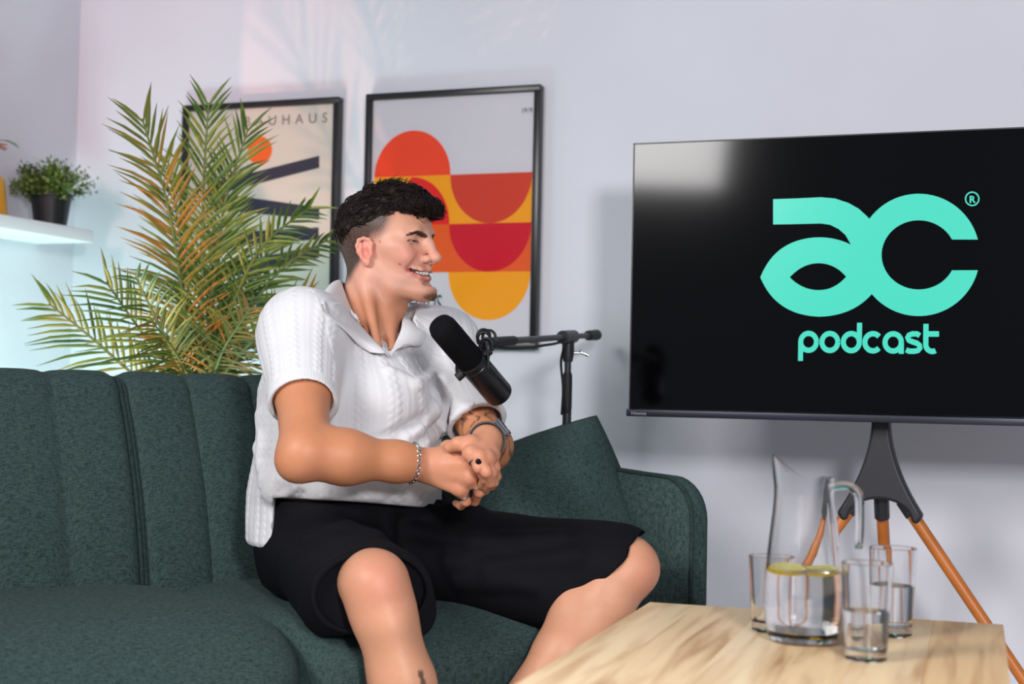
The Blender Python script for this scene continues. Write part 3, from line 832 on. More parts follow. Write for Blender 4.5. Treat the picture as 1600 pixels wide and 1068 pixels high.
# yellow vase with a pale pink bloom, cut off by the frame
vb = lwp(-16, 330, XL+0.11); vb[2] = ZS1; vb[0] = XL+0.11
vz = thing('vase', 'yellow vase standing at the left end of the white shelf in view', 'vase', vb)
MB().lathe([(0, 0), (0.046, 0), (0.047, 0.004), (0.036, 0.10), (0.028, 0.112), (0.026, 0.112), (0.026, 0.105), (0.040, 0.01), (0, 0.008)], 28).build('vase_body', mat('yellow_glaze', (214, 150, 12), 0.3), vz)
fl = thing('flower', 'pale pink bloom with a leaf rising from the yellow vase', 'flower', vb + np.array([0, 0, 0.01]))
MB().tube([(0, 0, 0.0), (0.004, 0.008, 0.11), (0.006, 0.022, 0.185)], 0.0025, 8).build('stem', mat('green_flower_stem', (90, 110, 60), 0.6), fl)
M_pink = mat('pale_pink_petals', (214, 150, 140), 0.6)
for i in range(11):
    a = 2*math.pi*i/11*1.0; r0 = 0.028; up = 0.3 if i % 2 else 0.9
    d = np.array([math.cos(a), math.sin(a), up]); d /= np.linalg.norm(d); s_ = np.array([-math.sin(a), math.cos(a), 0])
    c0 = np.array([0.006, 0.022, 0.182])
    P = [[c0 + d*r0*t + s_*wd*w_ + np.array([0, 0, -0.010*t*t]) for w_ in (-1, 0, 1)] for t, wd in ((0.0, 0.002), (0.4, 0.009), (0.8, 0.010), (1.1, 0.003))]
    MB().grid(P).build('petal', M_pink, fl)
P = [[np.array([0.005, 0.02 + 0.085*t, 0.20 + 0.022*t - 0.03*t*t]) + np.array([w_*wd, 0, 0.002*abs(w_)]) for w_ in (-1, 0, 1)] for t, wd in ((0, 0.002), (0.35, 0.010), (0.7, 0.008), (1.0, 0.001))]
MB().grid(P).build('leaf', mat('grey_green_leaf', (150, 166, 148), 0.6), fl)

# ------------------------------------------------------------------ palm
pg = pix(312, 600, 3.55); pbse = np.array([pg[0], pg[1], 0.0])
palm = thing('palm', 'tall feathery palm standing behind the sofa', 'plant', pbse)
MB().lathe([(0, 0), (0.12, 0), (0.15, 0.26), (0.155, 0.27), (0.145, 0.27), (0.14, 0.25), (0, 0.245)], 36).build('pot', M_pot, palm)
MB().lathe([(0, 0.246), (0.14, 0.252), (0.139, 0.249)], 30).build('soil', M_soil, palm)
M_palm = leaf_mat('palm_leaflets', (48, 82, 24), (88, 118, 38), (140, 150, 64))
M_palm2 = leaf_mat('orange_tinted_palm_leaflets', (84, 104, 32), (130, 120, 40), (164, 112, 44))  # yellow-green leaflets with the warm lamp's orange glow put into their colour
M_rach = mat('palm_stem_green', (104, 120, 52), 0.5)
rng = random.Random(11)
fronds = [ # (control pixels, depth change at tip, leaflet length, orange lamp tint in the colour)
 ([(305, 620), (288, 480), (262, 320), (222, 185)], -0.12, 0.135, 1),
 ([(312, 620), (316, 440), (318, 290), (326, 160)], -0.05, 0.125, 0),
 ([(318, 620), (334, 440), (352, 315), (388, 200)], -0.02, 0.120, 0),
 ([(320, 610), (362, 480), (410, 385), (486, 322)], -0.10, 0.082, 0),
 ([(322, 610), (380, 500), (440, 420), (512, 374)], 0.02, 0.072, 0),
 ([(325, 630), (370, 560), (420, 510), (482, 468)], -0.22, 0.130, 1),
 ([(300, 630), (262, 570), (215, 510), (166, 440)], -0.12, 0.130, 0),
 ([(290, 640), (215, 590), (140, 525), (76, 474)], -0.05, 0.115, 0),
 ([(302, 630), (275, 560), (240, 490), (212, 432)], -0.25, 0.120, 0),
 ([(315, 620), (330, 500), (342, 400), (352, 270)], 0.10, 0.120, 0),
 ([(308, 620), (300, 500), (286, 400), (262, 250)], 0.10, 0.120, 0),
 ([(318, 630), (352, 560), (378, 470), (428, 378)], 0.12, 0.110, 0),
 ([(310, 640), (296, 590), (270, 545), (236, 500)], -0.30, 0.120, 1),
 ([(312, 640), (334, 585), (352, 540), (392, 480)], -0.30, 0.120, 1)]
for ctrl, dd, ll, tinted in fronds:
    P = [pix(c[0], c[1], 3.55 + dd*(k/3.0)**1.2) for k, c in enumerate(ctrl)]
    root_pt = pbse + np.array([rng.uniform(-0.03, 0.03), rng.uniform(-0.03, 0.03), 0.25])
    mid = (root_pt + P[0])/2 + np.array([0, 0, 0.03])
    path = smooth_path([root_pt, mid] + P, 14)
    n = len(path)
    fr = MB().tube(path, [0.006*(1-0.8*i/n)+0.001 for i in range(n)], 6).build('frond', M_rach, palm, pbse)
    seg = path[int(n*0.36):]
    cum = [0]
    for i in range(1, len(seg)): cum.append(cum[-1] + np.linalg.norm(seg[i]-seg[i-1]))
    tot = cum[-1]; nl = int(tot/0.0185)
    lf = MB()
    for k in range(nl):
        s = tot*(k+0.5)/nl; i = max(j for j in range(len(cum)) if cum[j] <= s); i = min(i, len(seg)-2)
        t = seg[i+1]-seg[i]; t /= np.linalg.norm(t); p = seg[i] + t*(s-cum[i])
        fr_ = s/tot
        view = p - CAM; view /= np.linalg.norm(view)
        sdv = np.cross(t, view); sdv /= np.linalg.norm(sdv)
        tilt = rng.gauss(0, 0.25)
        for sg in (1, -1):
            nrm = np.cross(t, sdv)
            ang = math.radians(60 - 34*fr_ + rng.gauss(0, 4))
            dirv = t*math.cos(ang) + (sdv*sg*math.cos(tilt*0.5+0.3) + nrm*math.sin(0.3+tilt*0.5))*math.sin(ang)
            L = 1.40*ll*(0.45 + 0.55*math.sin(math.pi*min(1, 0.18+0.75*fr_)))*rng.uniform(0.85, 1.12)
            wv = np.cross(dirv, nrm); wv /= np.linalg.norm(wv)
            sag = np.array([0, 0, -1.0])
            rows = []
            for tt, wd in ((0, 0.0014), (0.25, 0.0040), (0.6, 0.0033), (1.0, 0.0003)):
                c0 = p + dirv*L*tt + sag*L*(0.20 + 0.12*tilt)*tt*tt
                rows.append([c0 - wv*wd, c0 + nrm*wd*0.45, c0 + wv*wd])
            lf.grid(rows)
    lo = lf.build('leaflets', M_palm2 if tinted else M_palm, fr, pbse, smooth=False); lo['kind'] = 'stuff'
# ------------------------------------------------------------------ organic modelling: signed distance fields meshed with surface nets
F32 = np.float32
def cap(a, b, ra, rb=None):
    a = np.asarray(a, F32); b = np.asarray(b, F32); rb = ra if rb is None else rb
    ab = b - a; L2 = float(ab @ ab) + 1e-12
    def fn(P):
        t = np.clip(((P - a) @ ab) / L2, 0, 1)
        q = P - a - t[:, None]*ab
        return np.sqrt((q*q).sum(1)) - (ra + (rb-ra)*t)
    fn.box = (np.minimum(a, b) - max(ra, rb), np.maximum(a, b) + max(ra, rb))
    return fn
def sph(c, r):
    c = np.asarray(c, F32)
    def fn(P): q = P - c; return np.sqrt((q*q).sum(1)) - r
    fn.box = (c - r, c + r)
    return fn
def elp(c, axes, r):
    """ellipsoid with axes rows e1,e2,e3"""
    c = np.asarray(c, F32); A = np.asarray(axes, F32); r = np.asarray(r, F32)
    def fn(P):
        q = (P - c) @ A.T
        k0 = np.sqrt(((q/r)**2).sum(1)) + 1e-9; k1 = np.sqrt(((q/(r*r))**2).sum(1)) + 1e-9
        return k0*(k0-1)/k1
    fn.box = (c - r.max(), c + r.max())
    return fn
def loft(stations, e1, e2, ex=2.3):
    """stations: (centre, w, d); section axes e1, e2 constant"""
    C = np.array([s[0] for s in stations], F32); W = np.array([s[1] for s in stations], F32); D = np.array([s[2] for s in stations], F32)
    e1 = np.asarray(e1, F32); e2 = np.asarray(e2, F32); e3 = np.cross(e1, e2).astype(F32)
    hs = C @ e3
    if hs[0] > hs[-1]: C, W, D, hs = C[::-1], W[::-1], D[::-1], hs[::-1]
    def fn(P):
        h = P @ e3; hc = np.clip(h, hs[0], hs[-1])
        c1 = np.interp(hc, hs, C @ e1); c2 = np.interp(hc, hs, C @ e2)
        w = np.interp(hc, hs, W); d = np.interp(hc, hs, D)
        x = np.abs(P @ e1 - c1)/w; y = np.abs(P @ e2 - c2)/d
        rad = (x**ex + y**ex)**(1/ex)
        m = np.minimum(w, d)
        s = (rad - 1)*(0.6*m + 0.4*np.maximum(w, d)*(x*x/(x*x+y*y+1e-9)))
        over = np.maximum(hs[0]-h, h-hs[-1])
        return np.maximum(s, over).astype(F32)
    R = max(W.max(), D.max())
    fn.box = (C.min(0) - R, C.max(0) + R)
    return fn
def ecap(a, b, e1, wa, wb, ha, hb):
    """capsule with elliptic section: half width w along e1, half height h across"""
    a = np.asarray(a, F32); b = np.asarray(b, F32); ab = b-a; L = np.linalg.norm(ab); t3 = ab/L
    e1 = np.asarray(e1, F32); e1 = e1 - t3*(e1 @ t3); e1 /= np.linalg.norm(e1); e2 = np.cross(t3, e1)
    def fn(P):
        q = P - a; h = q @ t3; t = np.clip(h/L, 0, 1)
        w = wa + (wb-wa)*t; hh = ha + (hb-ha)*t
        x = (q @ e1)/w; y = (q @ e2)/hh; z = (h - t*L)/np.minimum(w, hh)
        r = np.sqrt(x*x + y*y + z*z)
        return (r-1)*np.minimum(w, hh)
    R = max(wa, wb, ha, hb)
    fn.box = (np.minimum(a, b) - R, np.maximum(a, b) + R)
    return fn
def plane(p, n):
    """inside (negative) on the side opposite to n"""
    p = np.asarray(p, F32); n = np.asarray(n, F32); n = n/np.linalg.norm(n)
    return lambda P: (P - p) @ n
def chain(pts, rs, closed=False):
    pts = [np.asarray(p, float) for p in pts]
    if not hasattr(rs, '__len__'): rs = [rs]*len(pts)
    return [cap(pts[i], pts[i+1], rs[i], rs[i+1]) for i in range(len(pts)-1)]
def smin(a, b, k):
    if k <= 0: return np.minimum(a, b)
    h = np.maximum(k - np.abs(a-b), 0)/k
    return np.minimum(a, b) - h*h*k*0.25
class Field:
    def __init__(s): s.ops = []
    def u(s, fn, k=0.01): s.ops.append(('u', fn, k)); return s
    def us(s, fns, k=0.01):
        for f in fns: s.u(f, k)
        return s
    def sub(s, fn, k=0.005): s.ops.append(('s', fn, k)); return s
    def subs(s, fns, k=0.005):
        for f in fns: s.sub(f, k)
        return s
    def inter(s, fn, k=0.003): s.ops.append(('i', fn, k)); return s
    def disp(s, fn): s.ops.append(('d', fn, 0)); return s
    def __call__(s, P):
        P = np.asarray(P, F32)
        lo, hi = P.min(0), P.max(0)
        d = np.full(len(P), 1.0, F32)
        for op, fn, k in s.ops:
            bx = getattr(fn, 'box', None)
            if bx is not None and op in 'us':
                gap = np.maximum(np.maximum(bx[0] - hi, lo - bx[1]), 0)
                g = float(np.sqrt((gap*gap).sum()))
                if op == 'u' and g > k + 0.05: d = np.minimum(d, g); continue
                if op == 's' and g > k + 0.02: continue
            v = fn(P)
            if op == 'u': d = smin(d, v, k)
            elif op == 's': d = -smin(-d, v, k)
            elif op == 'i': d = -smin(-d, -v, k)
            else: d = d + v
        return d.astype(F32)
def mesh_field(F, lo, hi, h, proj=1, B=8):
    lo = np.asarray(lo, float); hi = np.asarray(hi, float)
    nb = np.ceil((hi-lo)/(h*B)).astype(int); n = nb*B + 1
    g = np.full(n, 1.0, F32)
    bi = np.stack(np.meshgrid(*[np.arange(k) for k in nb], indexing='ij'), -1).reshape(-1, 3)
    cen = lo + (bi + 0.5)*h*B
    fc = np.concatenate([F(cen[i:i+64]) for i in range(0, len(cen), 64)])
    act = np.abs(fc) < h*B*0.87*1.25 + 0.004
    for b, v in zip(bi[~act], fc[~act]):
        x, y, z = b*B; g[x:x+B+1, y:y+B+1, z:z+B+1] = 1.0 if v > 0 else -1.0
    loc = np.stack(np.meshgrid(*[np.arange(B+1)]*3, indexing='ij'), -1).reshape(-1, 3)
    for b in bi[act]:
        P = lo + (b*B + loc)*h
        x, y, z = b*B
        g[x:x+B+1, y:y+B+1, z:z+B+1] = F(P).reshape(B+1, B+1, B+1)
    s = g < 0
    c = np.zeros(np.array(g.shape)-1, np.uint8)
    for i in (0, 1):
        for j in (0, 1):
            for k in (0, 1):
                c += s[i:i+c.shape[0], j:j+c.shape[1], k:k+c.shape[2]]
    idx = np.argwhere((c > 0) & (c < 8))
    vid = np.full(c.shape, -1, np.int64); vid[tuple(idx.T)] = np.arange(len(idx))
    acc = np.zeros((len(idx), 3)); cnt = np.zeros(len(idx))
    corners = [(0,0,0),(1,0,0),(0,1,0),(1,1,0),(0,0,1),(1,0,1),(0,1,1),(1,1,1)]
    for a_ in corners:
        for ax_ in range(3):
            if a_[ax_]: continue
            b_ = list(a_); b_[ax_] = 1
            va = g[tuple((idx + a_).T)]; vb = g[tuple((idx + b_).T)]
            m = (va < 0) != (vb < 0)
            t = np.where(m, va/(va - vb + 1e-12), 0)
            p = np.tile(np.array(a_, float), (len(idx), 1)); p[:, ax_] += t
            acc[m] += p[m]; cnt[m] += 1
    V = lo + (idx + acc/cnt[:, None])*h
    faces = []
    for ax_ in range(3):
        o1, o2 = (ax_+1) % 3, (ax_+2) % 3
        sl0 = [slice(None)]*3; sl1 = [slice(None)]*3
        sl0[ax_] = slice(0, -1); sl1[ax_] = slice(1, None)
        ch = s[tuple(sl0)] != s[tuple(sl1)]
        e = np.argwhere(ch)
        e = e[(e[:, o1] > 0) & (e[:, o2] > 0) & (e[:, o1] < c.shape[o1]) & (e[:, o2] < c.shape[o2])]
        inside = s[tuple(e.T)]
        d1 = np.zeros(3, int); d1[o1] = 1; d2 = np.zeros(3, int); d2[o2] = 1
        q = np.stack([vid[tuple((e-d1-d2).T)], vid[tuple((e-d2).T)], vid[tuple(e.T)], vid[tuple((e-d1).T)]], 1)
        q[~inside] = q[~inside][:, ::-1]
        faces.append(q)
    Fc = np.concatenate(faces); Fc = Fc[(Fc >= 0).all(1)]
    for _ in range(proj):
        G, d = grad(F, V, h*0.5)
        st = np.clip(d, -h*0.6, h*0.6)
        V = V - G*st[:, None]
    return V, Fc
def grad(F, V, e):
    """unit gradient and value, points visited cell by cell so that far shapes can be skipped"""
    V = np.asarray(V, F32)
    k = np.floor(V/0.045).astype(np.int64); key = (k[:, 0]*4096 + k[:, 1])*4096 + k[:, 2]
    o = np.argsort(key, kind='stable'); ks = key[o]
    cuts = np.flatnonzero(np.diff(ks)) + 1
    st = np.concatenate([[0], cuts, [len(o)]])
    G = np.zeros((len(V), 3)); d = np.zeros(len(V))
    E = np.concatenate([np.zeros((1, 3)), np.eye(3)*e]).astype(F32)
    for a, b in zip(st[:-1], st[1:]):
        i = o[a:b]; P = (V[i][None] + E[:, None]).reshape(-1, 3)
        r = F(P).reshape(4, -1)
        d[i] = r[0]; G[i] = (r[1:] - r[0]).T
    G /= np.linalg.norm(G, axis=1)[:, None] + 1e-9
    return G, d
def np_mesh(name, V, Fc, colors=None):
    me = bpy.data.meshes.new(name)
    me.vertices.add(len(V)); me.vertices.foreach_set('co', np.asarray(V, F32).ravel())
    n = Fc.shape[1]
    me.loops.add(len(Fc)*n); me.loops.foreach_set('vertex_index', Fc.ravel().astype(np.int32))
    me.polygons.add(len(Fc)); me.polygons.foreach_set('loop_start', np.arange(0, len(Fc)*n, n, dtype=np.int32))
    me.update(calc_edges=True); me.validate()
    if colors is not None:
        at = me.color_attributes.new('tone', 'FLOAT_COLOR', 'POINT')
        c = np.ones((len(V), 4), F32); c[:, :3] = colors
        at.data.foreach_set('color', c.ravel())
    return me
def march(F, px, py, d0=2.2, d1=3.4):
    """where the sight line through a pixel of the photo meets a field"""
    ray = _f + (px-800.0)/FPX*CR + (534.0-py)/FPX*CU
    d = d0
    for _ in range(90):
        v = float(F(np.array([CAM + ray*d]))[0])
        if v < 0.0006: break
        d += max(v*0.8, 0.0006)
        if d > d1: return None
    return CAM + ray*d
def L3(c): return np.array(S(c)[:3])
def wob(P, sc, seed=0.0):
    """cheap smooth pseudo noise"""
    x, y, z = P[:, 0]*sc + seed, P[:, 1]*sc + seed*1.7, P[:, 2]*sc - seed
    return (np.sin(x*1.0 + 1.3*np.sin(y*0.9 + z*0.7)) + np.sin(y*1.1 + 1.2*np.sin(z*1.05 + x*0.6)) + np.sin(z*0.95 + 1.4*np.sin(x*0.8 - y*0.7)))/3
# ------------------------------------------------------------------ person
UP = np.array([0, 0, 1.0])
HEADC = pix(601, 393, 3.00)
hf = cdir(0.906, -0.423, 0.02)
hl = np.cross(UP, hf); hl /= np.linalg.norm(hl); hu = np.cross(hf, hl)
HM = np.stack([hf, hl, hu])                        # rows: forward, left, up
def hp(x, y, z): return HEADC + hf*x + hl*y + hu*z
def hv(x, y, z): return hf*x + hl*y + hu*z
def help(x, y, z, rx, ry, rz, pitch=0.0, yaw=0.0):
    A = HM.copy()
    if pitch:
        c_, s_ = math.cos(pitch), math.sin(pitch); A = np.stack([HM[0]*c_ + HM[2]*s_, HM[1], HM[2]*c_ - HM[0]*s_])
    if yaw:
        c_, s_ = math.cos(yaw), math.sin(yaw); A = np.stack([A[0]*c_ + A[1]*s_, A[1]*c_ - A[0]*s_, A[2]])
    return elp(hp(x, y, z), A, (rx, ry, rz))
NECKB = pix(570, 505, 2.98)
SHR, SHL = pix(470, 523, 2.82), pix(692, 550, 3.08)
ELR, WRR = pix(476, 708, 2.59), pix(668, 725, 2.68)
ELL, WRL = pix(764, 702, 2.88), pix(760, 686, 2.68)
HPR, HPL = pix(498, 858, 2.87), pix(628, 852, 2.97)
KNR, KNL = pix(586, 912, 2.49), pix(982, 884, 2.76)
ANR = pix(700, 1290, 2.43); ANR[2] = 0.085
ANL = cw(-0.075, 2.63, 0.12)
fch = cdir(0.656, -0.755); lch = cdir(0.755, 0.656)

# --- head
FH = Field()
FH.u(help(-0.010, 0, 0.040, 0.095, 0.075, 0.085), 0)
FH.u(help(0.035, 0, 0.048, 0.062, 0.062, 0.055), 0.03)
FH.u(help(0.030, 0, -0.020, 0.062, 0.059, 0.080), 0.03)
FH.u(help(0.060, 0, -0.042, 0.036, 0.036, 0.034), 0.02)
FH.u(help(0.095, 0, -0.085, 0.022, 0.023, 0.0165), 0.024)
for sg in (1, -1):
    FH.us(chain([hp(-0.004, sg*0.056, -0.020), hp(0.004, sg*0.052, -0.052), hp(0.044, sg*0.036, -0.077), hp(0.088, sg*0.013, -0.087)], [0.014, 0.016, 0.015, 0.013]), 0.022)
    FH.u(help(0.052, sg*0.049, 0.002, 0.028, 0.020, 0.017), 0.02)
    FH.u(help(0.068, sg*0.040, -0.017, 0.021, 0.019, 0.018), 0.016)
    FH.us(chain([hp(0.091, sg*0.007, 0.027), hp(0.086, sg*0.028, 0.031), hp(0.071, sg*0.047, 0.028)], [0.009, 0.010, 0.008]), 0.012)
    FH.sub(help(0.100, sg*0.030, 0.019, 0.016, 0.017, 0.009), 0.012)
    FH.u(sph(hp(0.0735, sg*0.032, 0.0165), 0.0155), 0.006)
# nose
FH.us(chain([hp(0.092, 0, 0.030), hp(0.104, 0, 0.008), hp(0.114, 0, -0.012)], [0.0075, 0.008, 0.0095]), 0.012)
FH.u(help(0.1180, 0, -0.0180, 0.0120, 0.0115, 0.0100), 0.008)
for sg in (1, -1):
    FH.u(help(0.1030, sg*0.0135, -0.0205, 0.0105, 0.0075, 0.0078), 0.006)
FH.u(help(0.105, 0, -0.0265, 0.012, 0.006, 0.005), 0.006)
for sg in (1, -1):
    FH.sub(help(0.110, sg*0.0072, -0.0290, 0.0055, 0.0032, 0.0045), 0.002)
    # smile fold
    FH.subs(chain([hp(0.101, sg*0.0225, -0.013), hp(0.092, sg*0.0345, -0.026), hp(0.0800, sg*0.0425, -0.040)], [0.0014, 0.0030, 0.0016]), 0.009)
    # under-eye crease and crow's feet
    FH.subs(chain([hp(0.093, sg*0.020, 0.003), hp(0.0875, sg*0.036, 0.004), hp(0.075, sg*0.050, 0.010)], [0.0006, 0.0010, 0.0006]), 0.006)
# lips and open smile
LPS = [(0.0765, 0.0345, -0.0425), (0.0945, 0.0195, -0.0425), (0.1025, 0.0, -0.0395)]
LWS = [(0.0765, 0.0345, -0.0440), (0.0910, 0.0190, -0.0560), (0.0975, 0.0, -0.0590)]
MTH = [(0.0800, 0.0335, -0.0432), (0.0960, 0.0190, -0.0492), (0.1030, 0.0, -0.0498)]
for sg in (1, -1):
    FH.us(chain([hp(a, sg*b, c_) for a, b, c_ in LPS], [0.0018, 0.0038, 0.0042]), 0.006)
    FH.us(chain([hp(a, sg*b, c_) for a, b, c_ in LWS], [0.0018, 0.0045, 0.0055]), 0.006)
FH.sub(help(0.1030, 0, -0.0695, 0.008, 0.016, 0.004), 0.010)
for sg in (1, -1):
    for dx in (0.0, -0.007):
        FH.subs(chain([hp(a + dx, sg*b, c_) for a, b, c_ in MTH], [0.0010, 0.0042, 0.0048]), 0.0015)
    # corner dimple
    FH.sub(sph(hp(0.0770, sg*0.0395, -0.0435), 0.0035), 0.008)
# lids
for sg in (1, -1):
    FH.sub(help(0.0840, sg*0.0345, 0.0140, 0.0120, 0.0150, 0.0012, yaw=sg*0.35), 0.001)
# ears
for sg in (1, -1):
    ey = 0.0735
    def ep(x, z): return hp(0.004 + x*0.95, sg*(ey + 0.009 - 0.42*x), z*0.92 - 0.008)
    FH.u(elp(ep(-0.001, 0.002) - hl*sg*0.004, HM, (0.014, 0.0055, 0.024)), 0.006)
    FH.us(chain([ep(0.010, 0.004), ep(0.012, 0.017), ep(0.006, 0.026), ep(-0.004, 0.029), ep(-0.013, 0.025), ep(-0.0165, 0.013), ep(-0.014, -0.001), ep(-0.007, -0.013), ep(-0.001, -0.021)], [0.0034, 0.0036, 0.0036, 0.0036, 0.0036, 0.0036, 0.0034, 0.0034, 0.0036]), 0.003)
    FH.u(elp(ep(0.003, -0.023), HM, (0.0075, 0.0055, 0.0085)), 0.006)
    FH.us(chain([ep(-0.008, 0.016), ep(-0.009, 0.004), ep(-0.004, -0.010)], 0.0030), 0.004)
    FH.sub(elp(hp(0.004 + 0.002, sg*(ey + 0.0150), -0.010), HM, (0.0068, 0.0085, 0.0110)), 0.003)
    FH.sub(elp(hp(0.004 - 0.001, sg*(ey + 0.0175), 0.0085), HM, (0.0060, 0.0050, 0.0070)), 0.003)
    FH.u(elp(ep(0.011, -0.004), HM, (0.004, 0.004, 0.006)), 0.004)
NK = [cap(hp(-0.022, 0, -0.035), NECKB - UP*0.02, 0.054, 0.060), cap(hp(0.010, 0, -0.085), NECKB + fch*0.035 - UP*0.02, 0.030, 0.040)]
FH.us(NK, 0.03)
PITN = march(Field().us(NK, 0.02), 604, 552) if True else None
NOTCH = pix(604, 556, 2.87)
for sg in (1, -1):
    FH.u(cap(hp(-0.022, sg*0.052, -0.045), NOTCH + lch*sg*0.015, 0.010, 0.008), 0.022)
FH.u(sph(hp(0.030, 0, -0.118), 0.016), 0.020)
TRAP = [cap(NECKB + UP*0.045 - fch*0.015, SHR + UP*0.035, 0.050, 0.045), cap(NECKB + UP*0.045 - fch*0.015, SHL + UP*0.035, 0.050, 0.045)]
CHEST = [cap(SHR + fch*0.01 - UP*0.03, SHL + fch*0.01 - UP*0.03, 0.075)]
FH.inter(plane(NECKB - UP*0.085, -UP), 0.002)

def head_colors(V, G):
    q = (V - HEADC) @ HM.T; x, y, z = q.T; ay = np.abs(y)
    base = L3((216, 160, 137))*np.ones((len(V), 1))
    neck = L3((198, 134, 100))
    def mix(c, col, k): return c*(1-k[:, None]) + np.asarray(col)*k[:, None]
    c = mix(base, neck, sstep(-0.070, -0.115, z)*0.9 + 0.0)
    c = mix(c, L3((202, 140, 108)), 0.55*sstep(0.02, 0.055, z)*sstep(0.02, 0.07, x))
    # rosy cheeks, nose and ears
    def blob(cx, cy, cz, r): return np.exp(-(((x-cx)**2 + (ay-cy)**2 + (z-cz)**2)/r**2))
    c = mix(c, L3((226, 132, 116)), 0.55*blob(0.075, 0.042, -0.012, 0.026))
    c = mix(c, L3((224, 138, 120)), 0.5*blob(0.117, 0.0, -0.014, 0.016))
    c = mix(c, L3((222, 128, 112)), 0.7*blob(0.004, 0.083, -0.008, 0.03)*(ay > 0.072))
    # lips
    def dist_line(pts):
        d = np.full(len(V), 9.0)
        for i in range(len(pts)-1):
            a, b = np.array(pts[i]), np.array(pts[i+1]); ab = b-a
            Q = np.stack([x, ay, z], 1) - a
            t = np.clip(Q @ ab/(ab @ ab), 0, 1); d = np.minimum(d, np.linalg.norm(Q - t[:, None]*ab, axis=1))
        return d
    lip = np.minimum(dist_line(LPS) - 0.0036, dist_line(LWS) - 0.0058)
    c = mix(c, L3((206, 112, 106)), 0.85*sstep(0.0022, -0.0004, lip))
    ins = dist_line(MTH)
    c = mix(c, L3((70, 22, 22)), sstep(0.0056, 0.0042, ins)*(x < 0.1))
    # stubble shadow along jaw, moustache and the short goatee
    rough = 0.5 + 0.5*np.sin(x*2300 + 3*np.sin(z*1900))*np.sin(y*2100 + z*900)
    jaw = sstep(-0.040, -0.070, z)*sstep(0.005, 0.03, x)*sstep(-0.125, -0.105, z)
    c = mix(c, L3((150, 104, 80)), (0.16 + 0.12*rough)*jaw)
    mous = np.exp(-((z+0.0345)/0.0055)**2)*sstep(0.030, 0.018, ay)*(x > 0.085)
    c = mix(c, L3((120, 78, 58)), (0.25 + 0.2*rough)*mous)
    goat = np.exp(-(((x-0.098)/0.026)**2 + (ay/0.024)**2 + ((z+0.093)/0.0085)**2)**1.2)
    c = mix(c, L3((92, 56, 36)), np.clip((0.50 + 0.35*rough)*goat, 0, 0.85))
    # shaved fade round the sides and back
    lowline = np.interp(x, [-0.12, -0.075, -0.045, -0.022, 0.010, 0.030, 0.052, 0.09], [-0.090, -0.085, -0.072, -0.050, 0.004, 0.012, 0.034, 0.075])
    fade = sstep(-0.004, 0.034, z - lowline)*sstep(0.066, 0.036, x)
    fade = np.where((ay > 0.0745) & (x > -0.022), fade*sstep(0.020, 0.032, z), fade)
    c = mix(c, L3((42, 29, 24)), np.clip(fade*(0.80 + 0.25*rough), 0, 0.97))
    # brows
    bz = np.interp(ay, [0.010, 0.022, 0.036, 0.050], [0.0255, 0.0300, 0.0315, 0.0250])
    bw = np.interp(ay, [0.008, 0.012, 0.030, 0.052], [0.002, 0.0042, 0.0036, 0.0012])
    brow = sstep(1.25, 0.7, np.abs(z-bz)/bw)*(ay > 0.009)*(ay < 0.053)*(x > 0.055)
    c = mix(c, L3((58, 38, 28)), np.clip(brow*(0.75 + 0.3*rough), 0, 0.95))
    # lash line
    lash = np.exp(-(((z-0.0142)/0.0026)**2))*(x > 0.060)*(ay > 0.019)*(ay < 0.0505)
    c = mix(c, L3((48, 28, 22)), 0.9*lash)
    # moles on the near cheek and temple
    for (mx, my, mz, r) in ((0.066, -0.054, -0.033, 0.0022), (0.030, -0.066, 0.012, 0.0020)):
        m = np.exp(-(((x-mx)**2 + (z-mz)**2)/r**2))*(y < 0)
        c = mix(c, L3((92, 52, 40)), 0.85*m)
    c *= (1 + 0.03*wob(V, 160))[:, None]
    return c

# --- torso, arms and legs under the clothes
def tor_st(extra=0.0):
    return [(pix(556, 905, 2.93), 0.186+extra, 0.152+extra), (pix(543, 840, 2.93), 0.198+extra, 0.160+extra), (pix(541, 770, 2.93), 0.195+extra, 0.154+extra),
            (pix(546, 690, 2.94), 0.188+extra, 0.142+extra), (pix(551, 610, 2.955), 0.190+extra, 0.132+extra),
            (pix(556, 545, 2.97), 0.178+extra, 0.112+extra), (pix(563, 510, 2.98), 0.150+extra, 0.090+extra), (pix(568, 486, 2.985), 0.085+extra, 0.070+extra)]
e3t = UP
FB = Field()
FB.u(loft(tor_st(-0.034), lch, fch), 0)
def arm_prims(sh, el, wr, big=1.0):
    ua = el - sh; fa = wr - el
    ufl = ua/np.linalg.norm(ua); ffl = fa/np.linalg.norm(fa)
    o = [cap(sh, sh + ua*0.45, 0.058*big, 0.051*big), cap(sh + ua*0.45, el, 0.051*big, 0.041*big)]
    o += [cap(el, el + fa*0.32, 0.041*big, 0.0445*big), cap(el + fa*0.32, el + fa*0.75, 0.0445*big, 0.032*big), cap(el + fa*0.75, wr, 0.032*big, 0.0275*big)]
    return o
ARM_R = arm_prims(SHR, ELR, WRR); ARM_L = arm_prims(SHL, ELL, WRL, 0.93)
FB.u(Field().us(ARM_R, 0.032), 0.006); FB.u(Field().us(ARM_L, 0.032), 0.006)
